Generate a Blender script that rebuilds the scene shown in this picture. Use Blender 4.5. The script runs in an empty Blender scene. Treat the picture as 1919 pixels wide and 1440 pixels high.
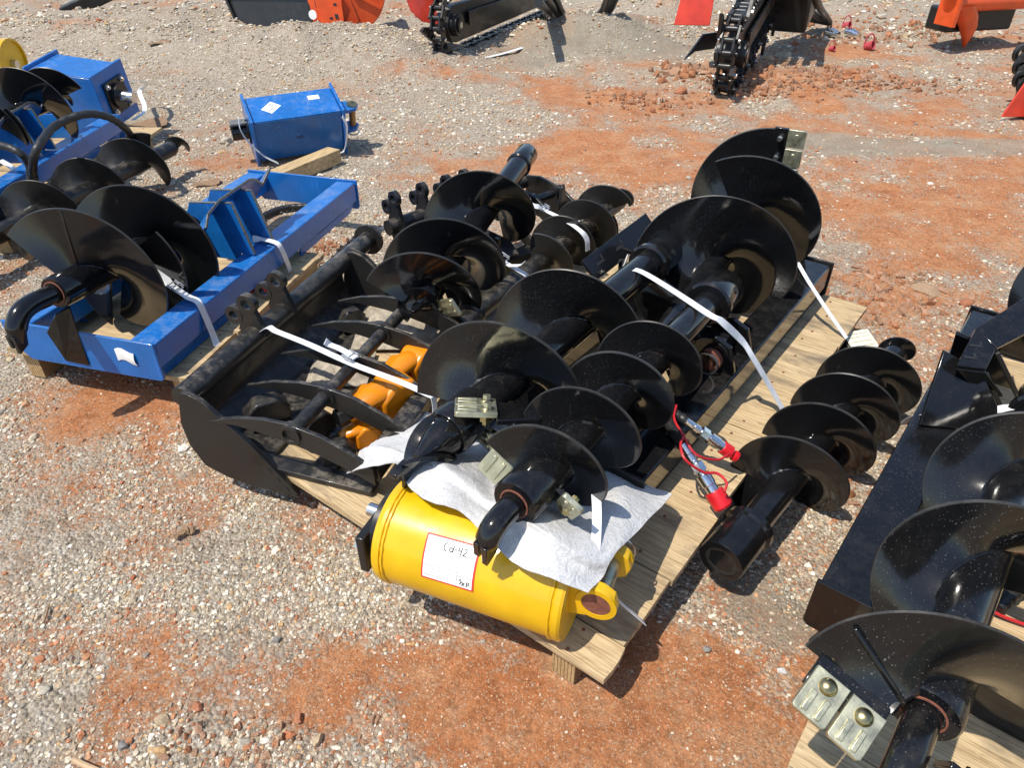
import bpy, math, random
import numpy as np
from mathutils import Vector, Matrix

random.seed(7); rng = np.random.default_rng(7)
scene = bpy.context.scene
COL = scene.collection

# ------------------------------------------------------------------ camera, sky, sun, exposure
CAM_H, PITCH, FPX = 1.5, math.radians(36.0), 1340.0      # phone held at chest height, looking down
cam_d = bpy.data.cameras.new('camera'); cam = bpy.data.objects.new('camera', cam_d); COL.objects.link(cam)
cam.location = (0, 0, CAM_H); cam.rotation_euler = (math.pi/2 - PITCH, 0, 0)
cam_d.sensor_width = 36.0; cam_d.lens = 36.0*FPX/1919.0; cam_d.clip_start = 0.02; cam_d.clip_end = 500
scene.camera = cam
LIGHT = Vector((0.43, 0.30, -1.0)).normalized()          # the way the sunlight travels
w = bpy.data.worlds.new('World'); scene.world = w; w.use_nodes = True
nt = w.node_tree; bg = nt.nodes['Background']
sky = nt.nodes.new('ShaderNodeTexSky'); sky.sky_type = 'NISHITA'; sky.sun_disc = False
sky.sun_elevation = math.asin(-LIGHT.z); sky.sun_rotation = math.atan2(-LIGHT.x, -LIGHT.y)
sky.air_density = 1.0; sky.dust_density = 0.6; sky.ozone_density = 1.0
nt.links.new(sky.outputs[0], bg.inputs[0]); bg.inputs[1].default_value = 0.15
sd = bpy.data.lights.new('sun', 'SUN'); sd.energy = 4.1; sd.angle = math.radians(0.53); sd.color = (1.0, 0.94, 0.845)
so = bpy.data.objects.new('sun', sd); COL.objects.link(so)
so.rotation_euler = LIGHT.to_track_quat('-Z', 'Y').to_euler(); so.location = (-4, -3, 9)
vs = scene.view_settings; vs.view_transform = 'Standard'; vs.look = 'None'; vs.gamma = 1.0; vs.exposure = 0.35
vs.use_curve_mapping = False

# ------------------------------------------------------------------ survey helper: place on the yard of a sighted point at height z
def U(x, y, z=0.0):
    a = (x-960)/FPX; b = -(y-720)/FPX
    d = np.array([a, math.cos(PITCH)+b*math.sin(PITCH), -math.sin(PITCH)+b*math.cos(PITCH)])
    t = (z-CAM_H)/d[2]
    return np.array([d[0]*t, d[1]*t, z])
V3 = lambda *a: np.array(a, dtype=float)
def nrm(v): v = np.asarray(v, float); return v/np.linalg.norm(v)
def lerp(a, b, t): return np.asarray(a, float)*(1-t)+np.asarray(b, float)*t
ZUP = V3(0, 0, 1)
def onground(p):
    p = np.array(p, float); p[2] += float(hz(p[:1], p[1:2])[0]); return p

# ------------------------------------------------------------------ numpy value noise
_perm = rng.random((256, 256))
def vnoise(x, y):
    xi = np.floor(x).astype(int); yi = np.floor(y).astype(int); fx = x-xi; fy = y-yi
    fx = fx*fx*(3-2*fx); fy = fy*fy*(3-2*fy)
    g = lambda i, j: _perm[i & 255, j & 255]
    return (g(xi, yi)*(1-fx)+g(xi+1, yi)*fx)*(1-fy)+(g(xi, yi+1)*(1-fx)+g(xi+1, yi+1)*fx)*fy
def fbm(x, y, o=4, s=1.0):
    r = 0; a = 0.5; x = np.asarray(x, float)*s; y = np.asarray(y, float)*s
    for k in range(o):
        r = r+a*vnoise(x+37.3*k, y-19.7*k); a *= 0.5; x = x*2.03; y = y*2.03
    return r/(1-0.5**o)

# ------------------------------------------------------------------ mesh collector
class MB:
    def __init__(s): s.v = []; s.f = []; s.n = 0
    def add(s, v, f):
        v = np.asarray(v, float).reshape(-1, 3); s.v.append(v)
        s.f += [tuple(i+s.n for i in q) for q in f]; s.n += len(v); return s
    def obox(s, c, ax, ay, az, sx, sy, sz):
        c = np.asarray(c, float); ax = np.asarray(ax)*sx/2; ay = np.asarray(ay)*sy/2; az = np.asarray(az)*sz/2
        v = [c+i*ax+j*ay+k*az for k in (-1, 1) for j in (-1, 1) for i in (-1, 1)]
        return s.add(v, [(0, 2, 3, 1), (4, 5, 7, 6), (0, 1, 5, 4), (2, 6, 7, 3), (0, 4, 6, 2), (1, 3, 7, 5)])
    def box(s, c, size, yaw=0.0):
        ca, sa = math.cos(yaw), math.sin(yaw)
        return s.obox(c, V3(ca, sa, 0), V3(-sa, ca, 0), ZUP, *size)
    def bar(s, p, q, wid, hei, up=ZUP):
        p = np.asarray(p, float); q = np.asarray(q, float); a = q-p; L = np.linalg.norm(a); a = a/L
        sd_ = nrm(np.cross(up, a)); u = np.cross(a, sd_)
        return s.obox((p+q)/2, a, sd_, u, L, wid, hei)
    def sweep(s, pts, rad, n=12, cap=True, flat=1.0):
        pts = np.asarray(pts, float); m = len(pts); rad = np.broadcast_to(np.asarray(rad, float), (m,))
        tan = np.gradient(pts, axis=0); tan /= np.linalg.norm(tan, axis=1)[:, None]+1e-12
        ref = ZUP if abs(tan[0][2]) < .9 else V3(1, 0, 0)
        u = nrm(np.cross(tan[0], ref)); vv = []
        ang = np.arange(n)*2*math.pi/n
        for i in range(m):
            u = nrm(u-tan[i]*np.dot(u, tan[i])); b = np.cross(tan[i], u)
            vv.append(pts[i]+rad[i]*(np.cos(ang)[:, None]*u+flat*np.sin(ang)[:, None]*b))
        f = [(i*n+j, i*n+(j+1) % n, (i+1)*n+(j+1) % n, (i+1)*n+j) for i in range(m-1) for j in range(n)]
        if cap: f += [tuple(range(n-1, -1, -1)), tuple((m-1)*n+j for j in range(n))]
        return s.add(np.concatenate(vv), f)
    def lathe(s, p, axis, prof, n=28):
        p = np.asarray(p, float); a = nrm(axis); ref = ZUP if abs(a[2]) < .9 else V3(1, 0, 0)
        u = nrm(np.cross(a, ref)); b = np.cross(a, u); ang = np.arange(n)*2*math.pi/n
        vv = [p+a*t+r*(np.cos(ang)[:, None]*u+np.sin(ang)[:, None]*b) for t, r in prof]
        m = len(prof)
        f = [(i*n+j, i*n+(j+1) % n, (i+1)*n+(j+1) % n, (i+1)*n+j) for i in range(m-1) for j in range(n)]
        f += [tuple(range(n-1, -1, -1)), tuple((m-1)*n+j for j in range(n))]
        return s.add(np.concatenate(vv), f)
    def cyl(s, p, q, r, n=20):
        p = np.asarray(p, float); q = np.asarray(q, float)
        return s.lathe(p, q-p, [(0, r), (np.linalg.norm(q-p), r)], n)
    def prism(s, poly, o, ex, ey, ez, th):
        o = np.asarray(o, float); n = len(poly)
        a = [o+ex*x+ey*y-ez*th/2 for x, y in poly]; b = [p+ez*th for p in a]
        return s.add(a+b, [tuple(range(n-1, -1, -1)), tuple(range(n, 2*n))]+[(i, (i+1) % n, n+(i+1) % n, n+i) for i in range(n)])
    def ring(s, o, ax, ro, ri, th, n=24):
        a = nrm(ax); return s.lathe_open(o-a*th/2, a, [(0, ri), (0, ro), (th, ro), (th, ri), (0, ri)], n)
    def lathe_open(s, p, axis, prof, n=24):
        p = np.asarray(p, float); a = nrm(axis); ref = ZUP if abs(a[2]) < .9 else V3(1, 0, 0)
        u = nrm(np.cross(a, ref)); b = np.cross(a, u); ang = np.arange(n)*2*math.pi/n
        vv = [p+a*t+r*(np.cos(ang)[:, None]*u+np.sin(ang)[:, None]*b) for t, r in prof]
        f = [(i*n+j, i*n+(j+1) % n, (i+1)*n+(j+1) % n, (i+1)*n+j) for i in range(len(prof)-1) for j in range(n)]
        return s.add(np.concatenate(vv), f)
    def ribbon(s, pts, wdir, wid, th=0.0016):
        pts = np.asarray(pts, float); m = len(pts)
        wd = np.asarray(wdir, float)
        if wd.ndim == 1: wd = np.tile(wd, (m, 1))
        tan = np.gradient(pts, axis=0); tan /= np.linalg.norm(tan, axis=1)[:, None]+1e-12
        wd = wd-tan*np.sum(wd*tan, 1)[:, None]; wd /= np.linalg.norm(wd, axis=1)[:, None]+1e-12
        nn = np.cross(tan, wd); q = []
        for i in range(m):
            q += [pts[i]-wd[i]*wid/2-nn[i]*th/2, pts[i]+wd[i]*wid/2-nn[i]*th/2, pts[i]+wd[i]*wid/2+nn[i]*th/2, pts[i]-wd[i]*wid/2+nn[i]*th/2]
        f = [(i*4+j, i*4+(j+1) % 4, i*4+4+(j+1) % 4, i*4+4+j) for i in range(m-1) for j in range(4)]
        return s.add(q, f+[(3, 2, 1, 0), tuple(4*m-4+j for j in range(4))])
    def sheet(s, grid, th, nrmdir=None):
        g = np.asarray(grid, float); a, b = g.shape[:2]
        du = np.gradient(g, axis=0); dv = np.gradient(g, axis=1); nn = np.cross(du, dv)
        nn /= np.linalg.norm(nn, axis=2)[..., None]+1e-12
        top = (g+nn*th/2).reshape(-1, 3); bot = (g-nn*th/2).reshape(-1, 3); k = a*b
        f = []
        for i in range(a-1):
            for j in range(b-1):
                q = (i*b+j, (i+1)*b+j, (i+1)*b+j+1, i*b+j+1); f.append(q); f.append(tuple(k+x for x in q[::-1]))
        rim = [i*b for i in range(a)]+[(a-1)*b+j for j in range(1, b)]+[i*b+b-1 for i in range(a-2, -1, -1)]+[j for j in range(b-2, 0, -1)]
        f += [(rim[i], k+rim[i], k+rim[(i+1) % len(rim)], rim[(i+1) % len(rim)])[::-1] for i in range(len(rim))]
        return s.add(np.concatenate([top, bot]), f)
def catmull(P, n=8):
    P = [np.asarray(p, float) for p in P]; Q = [2*P[0]-P[1]]+P+[2*P[-1]-P[-2]]; out = []
    for i in range(1, len(Q)-2):
        for k in range(n):
            t = k/n; a, b, c, d = Q[i-1:i+3]
            out.append(.5*((2*b)+(c-a)*t+(2*a-5*b+4*c-d)*t*t+(3*b-a-3*c+d)*t**3))
    return np.array(out+[P[-1]])

def mesh_obj(name, mb, mat, base=V3(0, 0, 0), parent=None, ang=38, bevel=0.0, bseg=2):
    me = bpy.data.meshes.new(name)
    v = np.concatenate(mb.v)-np.asarray(base)
    me.from_pydata(v.tolist(), [], mb.f); me.validate(); me.update()
    me.polygons.foreach_set('use_smooth', [True]*len(me.polygons)); me.set_sharp_from_angle(angle=math.radians(ang))
    if mat: me.materials.append(mat)
    o = bpy.data.objects.new(name, me); COL.objects.link(o)
    if parent: o.parent = parent
    if bevel:
        m = o.modifiers.new('edges', 'BEVEL'); m.width = bevel; m.segments = bseg; m.limit_method = 'ANGLE'; m.angle_limit = math.radians(40)
    return o
def tag(o, label=None, cat=None, group=None, kind=None):
    if label: o['label'] = label
    if cat: o['category'] = cat
    if group: o['group'] = group
    if kind: o['kind'] = kind
    return o
class Thing:
    def __init__(s, name, label, cat, base, group=None):
        s.base = np.asarray(base, float); s.e = bpy.data.objects.new(name, None); COL.objects.link(s.e)
        s.e.location = s.base; s.e.empty_display_size = .1; tag(s.e, label, cat, group)
    def part(s, name, mb, mat, parent=None, **k): return mesh_obj(name, mb, mat, s.base, parent or s.e, **k)
def single(name, mb, mat, label, cat, base, group=None, **k):
    o = mesh_obj(name, mb, mat, base, None, **k); o.location = base; return tag(o, label, cat, group)

# ------------------------------------------------------------------ materials
def new_mat(name):
    m = bpy.data.materials.new(name); m.use_nodes = True; nt = m.node_tree
    return m, nt, nt.nodes['Principled BSDF'], nt.nodes, nt.links
def N(ns, t, **k):
    n = ns.new(t)
    for a, b in k.items(): setattr(n, a, b)
    return n
def ramp(ns, ls, fac, stops):
    r = ns.new('ShaderNodeValToRGB'); ls.new(fac, r.inputs[0]); e = r.color_ramp.elements
    while len(e) < len(stops): e.new(.5)
    for i, (p, c) in enumerate(stops): e[i].position = p; e[i].color = (*c, 1) if len(c) == 3 else c
    return r
def noise(ns, ls, vec, scale, detail=4, rough=.55):
    n = ns.new('ShaderNodeTexNoise'); n.inputs['Scale'].default_value = scale; n.inputs['Detail'].default_value = detail
    n.inputs['Roughness'].default_value = rough; ls.new(vec, n.inputs['Vector']); return n
def mixc(ns, ls, fac, a, b):
    m = ns.new('ShaderNodeMix'); m.data_type = 'RGBA'
    for sock, val in ((m.inputs[0], fac), (m.inputs[6], a), (m.inputs[7], b)):
        if hasattr(val, 'is_output'): ls.new(val, sock)
        else: sock.default_value = val if not isinstance(val, tuple) else (*val, 1)
    return m.outputs[2]
def paint(name, col, rough=.22, spots=0.0, dust=0.0, spot_col=(.36, .35, .33), coat=.3, dust_col=(.34, .29, .22), scratch=0.0, spot_scale=85, film=0.0):
    m, nt, p, ns, ls = new_mat(name)
    tc = ns.new('ShaderNodeTexCoord'); ob = tc.outputs['Object']
    n1 = noise(ns, ls, ob, 9, 5); n2 = noise(ns, ls, ob, 60, 3)
    var = ramp(ns, ls, n1.outputs[0], [(.3, tuple(c*.85 for c in col)), (.7, tuple(min(1, c*1.12) for c in col))])
    c = var.outputs[0]
    rv = ramp(ns, ls, n1.outputs[0], [(.3, (rough*.75,)*3), (.72, (rough*1.5,)*3)]); r = rv.outputs[0]
    if film:
        nf = noise(ns, ls, ob, 2.6, 9, .7); ff = ramp(ns, ls, nf.outputs[0], [(.44, (0, 0, 0)), (.70, (film,)*3)])
        c = mixc(ns, ls, ff.outputs[0], c, (.055, .052, .048)); r = mixc(ns, ls, ff.outputs[0], r, (.45, .45, .45))
        mq = ns.new('ShaderNodeMapping'); mq.inputs['Scale'].default_value = (60, 60, 9); mq.inputs['Rotation'].default_value = (.3, .2, .5); ls.new(ob, mq.inputs[0]); nq = noise(ns, ls, mq.outputs[0], 1.0, 3); fq = ramp(ns, ls, nq.outputs[0], [(.68, (0, 0, 0)), (.78, (.14,)*3)])
        c = mixc(ns, ls, fq.outputs[0], c, (.13, .125, .115))
    if dust:
        geo = ns.new('ShaderNodeNewGeometry'); sp = ns.new('ShaderNodeSeparateXYZ'); ls.new(geo.outputs['Normal'], sp.inputs[0])
        mr = N(ns, 'ShaderNodeMapRange'); mr.inputs[1].default_value = .1; mr.inputs[2].default_value = 1.0; ls.new(sp.outputs[2], mr.inputs[0])
        n3 = noise(ns, ls, ob, 26, 8, .72); rr = ramp(ns, ls, n3.outputs[0], [(.46, (0, 0, 0)), (.66, (1, 1, 1))])
        n4 = noise(ns, ls, ob, 3.2, 2); r4 = ramp(ns, ls, n4.outputs[0], [(.35, (.12,)*3), (.62, (1,)*3)])
        mu = N(ns, 'ShaderNodeMath', operation='MULTIPLY'); ls.new(mr.outputs[0], mu.inputs[0]); ls.new(rr.outputs[0], mu.inputs[1])
        mu3 = N(ns, 'ShaderNodeMath', operation='MULTIPLY'); ls.new(mu.outputs[0], mu3.inputs[0]); ls.new(r4.outputs[0], mu3.inputs[1])
        mu2 = N(ns, 'ShaderNodeMath', operation='MULTIPLY_ADD'); ls.new(mu3.outputs[0], mu2.inputs[0]); mu2.inputs[1].default_value = dust; mu2.inputs[2].default_value = dust*.03
        c = mixc(ns, ls, mu2.outputs[0], c, dust_col); r = mixc(ns, ls, mu2.outputs[0], r, (.8, .8, .8))
    if spots:
        vo = ns.new('ShaderNodeTexVoronoi'); vo.inputs['Scale'].default_value = spot_scale; vo.inputs['Randomness'].default_value = 1.0
        nw = noise(ns, ls, ob, 120, 2); ad = N(ns, 'ShaderNodeVectorMath', operation='SCALE'); ls.new(nw.outputs['Color'], ad.inputs[0]); ad.inputs['Scale'].default_value = .006
        av = N(ns, 'ShaderNodeVectorMath', operation='ADD'); ls.new(ob, av.inputs[0]); ls.new(ad.outputs[0], av.inputs[1]); ls.new(av.outputs[0], vo.inputs['Vector'])
        # only some of the cells hold a dried drop, each of its own size
        sc = N(ns, 'ShaderNodeSeparateColor'); ls.new(vo.outputs['Color'], sc.inputs[0])
        th = N(ns, 'ShaderNodeMath', operation='MULTIPLY'); ls.new(sc.outputs[0], th.inputs[0]); th.inputs[1].default_value = .30
        lt = N(ns, 'ShaderNodeMath', operation='SUBTRACT'); ls.new(th.outputs[0], lt.inputs[0]); ls.new(vo.outputs['Distance'], lt.inputs[1])
        ed = ramp(ns, ls, lt.outputs[0], [(0, (0, 0, 0)), (.07, (1, 1, 1))])
        n5 = noise(ns, ls, ob, 5, 3); r5 = ramp(ns, ls, n5.outputs[0], [(.36, (.1,)*3), (.6, (1,)*3)])
        mu = N(ns, 'ShaderNodeMath', operation='MULTIPLY'); ls.new(ed.outputs[0], mu.inputs[0]); ls.new(r5.outputs[0], mu.inputs[1])
        mm = N(ns, 'ShaderNodeMath', operation='MULTIPLY'); ls.new(mu.outputs[0], mm.inputs[0]); mm.inputs[1].default_value = spots
        c = mixc(ns, ls, mm.outputs[0], c, spot_col); r = mixc(ns, ls, mm.outputs[0], r, (.6, .6, .6))
    if scratch:
        mp = ns.new('ShaderNodeMapping'); mp.inputs['Scale'].default_value = (120, 120, 6); mp.inputs['Rotation'].default_value = (.1, .25, .1); ls.new(ob, mp.inputs[0])
        ns_ = noise(ns, ls, mp.outputs[0], 1.0, 2); rs = ramp(ns, ls, ns_.outputs[0], [(.64, (0, 0, 0)), (.72, (scratch,)*3)])
        c = mixc(ns, ls, rs.outputs[0], c, tuple(min(1, x*1.6+.1) for x in col))
    ls.new(c, p.inputs['Base Color']); ls.new(r, p.inputs['Roughness'])
    p.inputs['Specular IOR Level'].default_value = .42; p.inputs['Coat Weight'].default_value = coat; p.inputs['Coat Roughness'].default_value = .08
    bp = ns.new('ShaderNodeBump'); bp.inputs['Strength'].default_value = .05; bp.inputs['Distance'].default_value = .004
    ls.new(n2.outputs[0], bp.inputs['Height']); ls.new(bp.outputs[0], p.inputs['Normal'])
    return m
def plain(name, col, rough=.5, metal=0.0, var=.25, scale=30, bump=.1, trans=0):
    m, nt, p, ns, ls = new_mat(name); tc = ns.new('ShaderNodeTexCoord'); ob = tc.outputs['Object']
    n1 = noise(ns, ls, ob, scale, 5); c = ramp(ns, ls, n1.outputs[0], [(.3, tuple(x*(1-var) for x in col)), (.7, tuple(min(1, x*(1+var)) for x in col))])
    ls.new(c.outputs[0], p.inputs['Base Color']); p.inputs['Metallic'].default_value = metal
    r = ramp(ns, ls, n1.outputs[0], [(.3, (rough*.8,)*3), (.7, (min(1, rough*1.2),)*3)]); ls.new(r.outputs[0], p.inputs['Roughness'])
    if bump:
        bp = ns.new('ShaderNodeBump'); bp.inputs['Strength'].default_value = bump; bp.inputs['Distance'].default_value = .003
        n2 = noise(ns, ls, ob, scale*6, 3); ls.new(n2.outputs[0], bp.inputs['Height']); ls.new(bp.outputs[0], p.inputs['Normal'])
    return m
def wood(name, axis, c1=(.47, .335, .175), c2=(.64, .495, .295), stain=.95, lam=0):
    m, nt, p, ns, ls = new_mat(name); tc = ns.new('ShaderNodeTexCoord'); ob = tc.outputs['Object']
    yaw = math.atan2(axis[1], axis[0]); mp = ns.new('ShaderNodeMapping'); mp.vector_type = 'TEXTURE'; mp.inputs['Rotation'].default_value = (0, 0, yaw)
    ls.new(ob, mp.inputs[0])
    oi = ns.new('ShaderNodeObjectInfo'); rv = N(ns, 'ShaderNodeVectorMath', operation='SCALE'); cb = N(ns, 'ShaderNodeCombineXYZ')
    for i in range(3): ls.new(oi.outputs['Random'], cb.inputs[i])
    ls.new(cb.outputs[0], rv.inputs[0]); rv.inputs['Scale'].default_value = 13
    off = N(ns, 'ShaderNodeVectorMath', operation='ADD'); ls.new(mp.outputs[0], off.inputs[0]); ls.new(rv.outputs[0], off.inputs[1])
    m2 = ns.new('ShaderNodeMapping'); m2.inputs['Scale'].default_value = (2.2, 26, 26); ls.new(off.outputs[0], m2.inputs[0])
    g = noise(ns, ls, m2.outputs[0], 1.6, 6, .62)
    m3 = ns.new('ShaderNodeMapping'); m3.inputs['Scale'].default_value = (9, 260, 120); ls.new(off.outputs[0], m3.inputs[0])
    fi = noise(ns, ls, m3.outputs[0], 1.0, 3, .6)
    c = ramp(ns, ls, g.outputs[0], [(.28, c1), (.5, tuple(.5*(a+b) for a, b in zip(c1, c2))), (.75, c2)]).outputs[0]
    fr = ramp(ns, ls, fi.outputs[0], [(.36, (.7, .7, .7)), (.56, (0, 0, 0))]); c = mixc(ns, ls, fr.outputs[0], c, (.26, .17, .085))
    m4 = ns.new('ShaderNodeMapping'); m4.inputs['Scale'].default_value = (3.0, 6.5, 6); ls.new(off.outputs[0], m4.inputs[0])
    st = noise(ns, ls, m4.outputs[0], 1.3, 7, .68); sr = ramp(ns, ls, st.outputs[0], [(.50, (0, 0, 0)), (.70, (stain,)*3)])
    c = mixc(ns, ls, sr.outputs[0], c, (.17, .135, .095))
    m5 = ns.new('ShaderNodeMapping'); m5.inputs['Scale'].default_value = (14, 70, 60); ls.new(off.outputs[0], m5.inputs[0])
    dk = noise(ns, ls, m5.outputs[0], 1.0, 4, .7); dr = ramp(ns, ls, dk.outputs[0], [(.58, (0, 0, 0)), (.72, (.7,)*3)]); c = mixc(ns, ls, dr.outputs[0], c, (.09, .065, .04))
    m6 = ns.new('ShaderNodeMapping'); m6.inputs['Scale'].default_value = (4.5, 9, 9); m6.inputs['Location'].default_value = (3, 7, 1); ls.new(off.outputs[0], m6.inputs[0])
    ru = noise(ns, ls, m6.outputs[0], 1.5, 3); rr = ramp(ns, ls, ru.outputs[0], [(.66, (0, 0, 0)), (.78, (.6,)*3)]); c = mixc(ns, ls, rr.outputs[0], c, (.36, .13, .04))
    if lam:
        sx = ns.new('ShaderNodeSeparateXYZ'); ls.new(mp.outputs[0], sx.inputs[0])
        wv = ns.new('ShaderNodeTexWave'); wv.wave_type = 'BANDS'; wv.bands_direction = 'Y'; wv.inputs['Scale'].default_value = lam; wv.inputs['Distortion'].default_value = .3; ls.new(mp.outputs[0], wv.inputs[0])
        wr = ramp(ns, ls, wv.outputs[0], [(.12, (.7,)*3), (.3, (0,)*3)]); c = mixc(ns, ls, wr.outputs[0], c, (.14, .07, .03))
    ls.new(c, p.inputs['Base Color']); p.inputs['Roughness'].default_value = .75; p.inputs['Specular IOR Level'].default_value = .25
    bp = ns.new('ShaderNodeBump'); bp.inputs['Strength'].default_value = .5; bp.inputs['Distance'].default_value = .002
    ls.new(fi.outputs[0], bp.inputs['Height']); ls.new(bp.outputs[0], p.inputs['Normal'])
    return m

BLK = (.0055, .0058, .0066)
M = {}
M['black'] = paint('black_gloss', BLK, .11, dust=.025, coat=.15, film=.05)
M['black_spot'] = paint('black_gloss_dried_drops', BLK, .10, spots=.13, dust=.05, film=.05, spot_scale=230, coat=.15)
M['black_rain'] = paint('black_gloss_many_drops', BLK, .13, spots=.30, dust=.05, film=.05, spot_scale=200, coat=.15)
M['black_dusty'] = paint('black_satin_dusty', (.011, .011, .011), .36, dust=.5, spots=.12, coat=.2, spot_scale=150)
M['black_bit'] = paint('black_satin', (.010, .010, .010), .33, dust=.25, coat=.1)
M['blue'] = paint('blue_gloss', (.004, .125, .42), .28, dust=.34, scratch=.3, dust_col=(.35, .38, .42))
M['blue_scratch'] = paint('blue_scuffed', (.005, .105, .32), .34, dust=.10, scratch=.55, dust_col=(.35, .38, .42))
M['yellow'] = paint('yellow_gloss', (.72, .42, .004), .3, dust=.28, dust_col=(.42, .27, .06))
M['amber'] = paint('amber_enamel', (.72, .235, .004), .26, dust=.25, dust_col=(.12, .07, .02))
M['orange'] = paint('orange_enamel', (.72, .085, .012), .35, dust=.3, dust_col=(.4, .26, .18))
M['redorange'] = paint('red_orange_enamel', (.68, .05, .022), .4, dust=.35, dust_col=(.4, .26, .2))
M['zinc'] = plain('yellow_zinc_plating', (.52, .50, .35), .38, .85, .22, 40, .08)
M['bolt'] = plain('bright_bolt', (.62, .62, .60), .28, 1.0, .15, 50, .05)
M['brassy'] = plain('brassy_bolt_head', (.42, .34, .17), .3, 1.0, .3, 60, .05)
M['chrome'] = plain('plated_coupler', (.72, .73, .74), .2, 1.0, .1, 30, .02)
M['rust'] = plain('rusted_face', (.21, .075, .045), .8, 0, .3, 90, .3)
M['rawedge'] = plain('cut_steel_edge', (.22, .22, .2), .5, .6, .4, 90, .2)
M['bronze'] = plain('bronze_pin', (.36, .19, .07), .45, .5, .2, 40, .1)
M['red'] = plain('red_plastic', (.60, .012, .018), .35, 0, .15, 40, .05)
M['redrub'] = plain('red_rubber', (.5, .015, .02), .5, 0, .1, 40, .05)
M['redfade'] = plain('faded_red_plastic', (.46, .06, .075), .6, 0, .25, 40, .1)
M['rubber'] = plain('black_hose', (.018, .018, .018), .45, 0, .3, 60, .2)
M['strap'] = plain('white_strap', (.74, .75, .76), .38, 0, .1, 25, .1)
M['wire'] = plain('galvanised_wire', (.66, .67, .68), .35, 1.0, .15, 40, .05)
M['worn'] = paint('black_worn_edge', (.022, .021, .020), .35, dust=.2, coat=0)
M['paper'] = plain('white_label', (.84, .84, .82), .55, 0, .04, 20, .03)
M['ink'] = plain('black_ink', (.015, .015, .016), .6, 0, .1, 20, 0)
M['greyink'] = plain('grey_print', (.12, .12, .13), .6, 0, .1, 20, 0)
M['redink'] = plain('red_print', (.62, .035, .03), .55, 0, .1, 20, 0)
M['tagplate'] = plain('cream_tag', (.74, .70, .56), .5, 0, .1, 30, .05)

# ------------------------------------------------------------------ ground: red clay, pale gravel, grey silt
def blobs(lst, x, y):
    r = np.zeros_like(x)
    for (px, py, rx, ry, amp) in lst:
        c = U(px, py, 0); r += amp*np.exp(-(((x-c[0])/rx)**2+((y-c[1])/ry)**2))
    return r
CLAY = [(480, 1290, .30, .12, 1.15), (250, 1200, .20, .06, .55), (640, 1240, .2, .08, .6), (1290, 1370, .35, .14, 1.3), (1230, 1230, .25, .08, .8), (150, 755, .42, .2, 1.3), (290, 760, .25, .12, .9), (40, 900, .12, .1, .9),
        (330, 700, .3, .15, .6), (470, 305, .45, .22, 1.0), (330, 355, .3, .18, .8), (1180, 200, .55, .45, 1.1), (1080, 290, .40, .6, 1.2), (1020, 170, .3, .5, 1.0), (1700, 400, .9, .6, 1.25), (1600, 540, .35, .3, 1.0), (1450, 165, .5, .5, .8), (1750, 190, 1.0, .8, .9),
        (1640, 90, .9, .7, .7), (1560, 880, .10, .12, .9), (1130, 1180, .2, .1, .7), (600, 460, .3, .25, .9), (960, 120, .3, .25, .5), (1050, 140, .35, .2, .6), (860, 1260, .3, .12, .7), (90, 1390, .15, .05, .5),
        (1750, 600, .25, .15, .3), (1900, 330, .5, .4, .9), (1420, 290, .9, .8, .8), (1000, 300, .45, .45, 1.0), (1150, 330, .5, .5, .9), (900, 330, .3, .3, .8), (1230, 270, .5, .4, .8), (540, 440, .3, .2, .6), (80, 800, .3, .12, .7), (1800, 270, 1.4, 1.0, .8), (1100, 190, .55, .7, .7), (1560, 130, .9, .9, .6), (1250, 330, .5, .4, .7), (1330, 1300, .5, .2, .6), (720, 1350, .5, .14, .6), (1000, 1330, .35, .12, .7)]
GRAV = [(250, 930, .45, .22, .8), (560, 1050, .35, .13, .9), (100, 1080, .25, .1, .5), (650, 230, .9, .6, .6), (300, 120, 2.2, 1.6, 1.2), (850, 200, .5, .4, .9), (700, 90, 1.5, 1.0, .8), (1000, 40, 1.0, .8, .7), (1580, 400, .35, .10, .5), (1650, 410, .3, .1, .5),
        (1680, 500, .2, .1, .5), (1650, 830, .14, .14, .6), (300, 1370, .3, .06, .6), (560, 1400, .3, .05, .6), (1250, 1300, .1, .05, .8), (250, 300, .5, .4, .6), (1620, 20, 1.6, .6, .6), (430, 850, .2, .15, .7)]
SILT = [(1650, 280, 1.2, .16, 1.4), (1480, 255, .6, .16, 1.2), (1850, 270, .8, .15, 1.0), (1230, 215, .5, .10, .7), (1430, 1110, .13, .12, 1.2), (1480, 1180, .12, .08, 1.0), (1290, 15, .4, .6, 1.0), (1230, 100, .45, .4, .9), (1900, 210, .35, .2, .8), (740, 610, .4, .4, .8), (1130, 90, .9, .5, 1.3), (1000, 110, .4, .3, .7), (640, 480, .12, .25, .9),
        (1720, 700, .2, .3, .4), (480, 900, .1, .1, .3)]
def masks(x, y):
    n = fbm(x, y, 5, 2.1); n2 = fbm(x+9, y+4, 4, 7.0); n3 = fbm(x-5, y+31, 4, 0.7)
    c = blobs(CLAY, x, y)-blobs(GRAV, x, y)*.9
    far = np.clip((y-3)/6, 0, 1)
    c = .5+.42*c+1.5*(n-.5)+1.1*(n2-.5)+.5*(n3-.5)-.22-.10*far
    s = blobs(SILT, x, y)+1.1*(n2-.5)+.6*(n-.5)-.42
    return np.clip(c, 0, 1), np.clip(s*1.6, 0, 1)
MOUNDS = [(1150, 75, .75, .30), (1240, 35, .6, .24), (640, 100, .9, .22), (760, 125, .6, .14), (300, 60, 1.5, .22), (1440, 150, .5, .07), (1010, 75, .45, .16), (1640, 20, .7, .16), (480, 110, .6, .14)]; MC = {(a, b): U(a, b, 0) for a, b, _, _ in MOUNDS}
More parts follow.
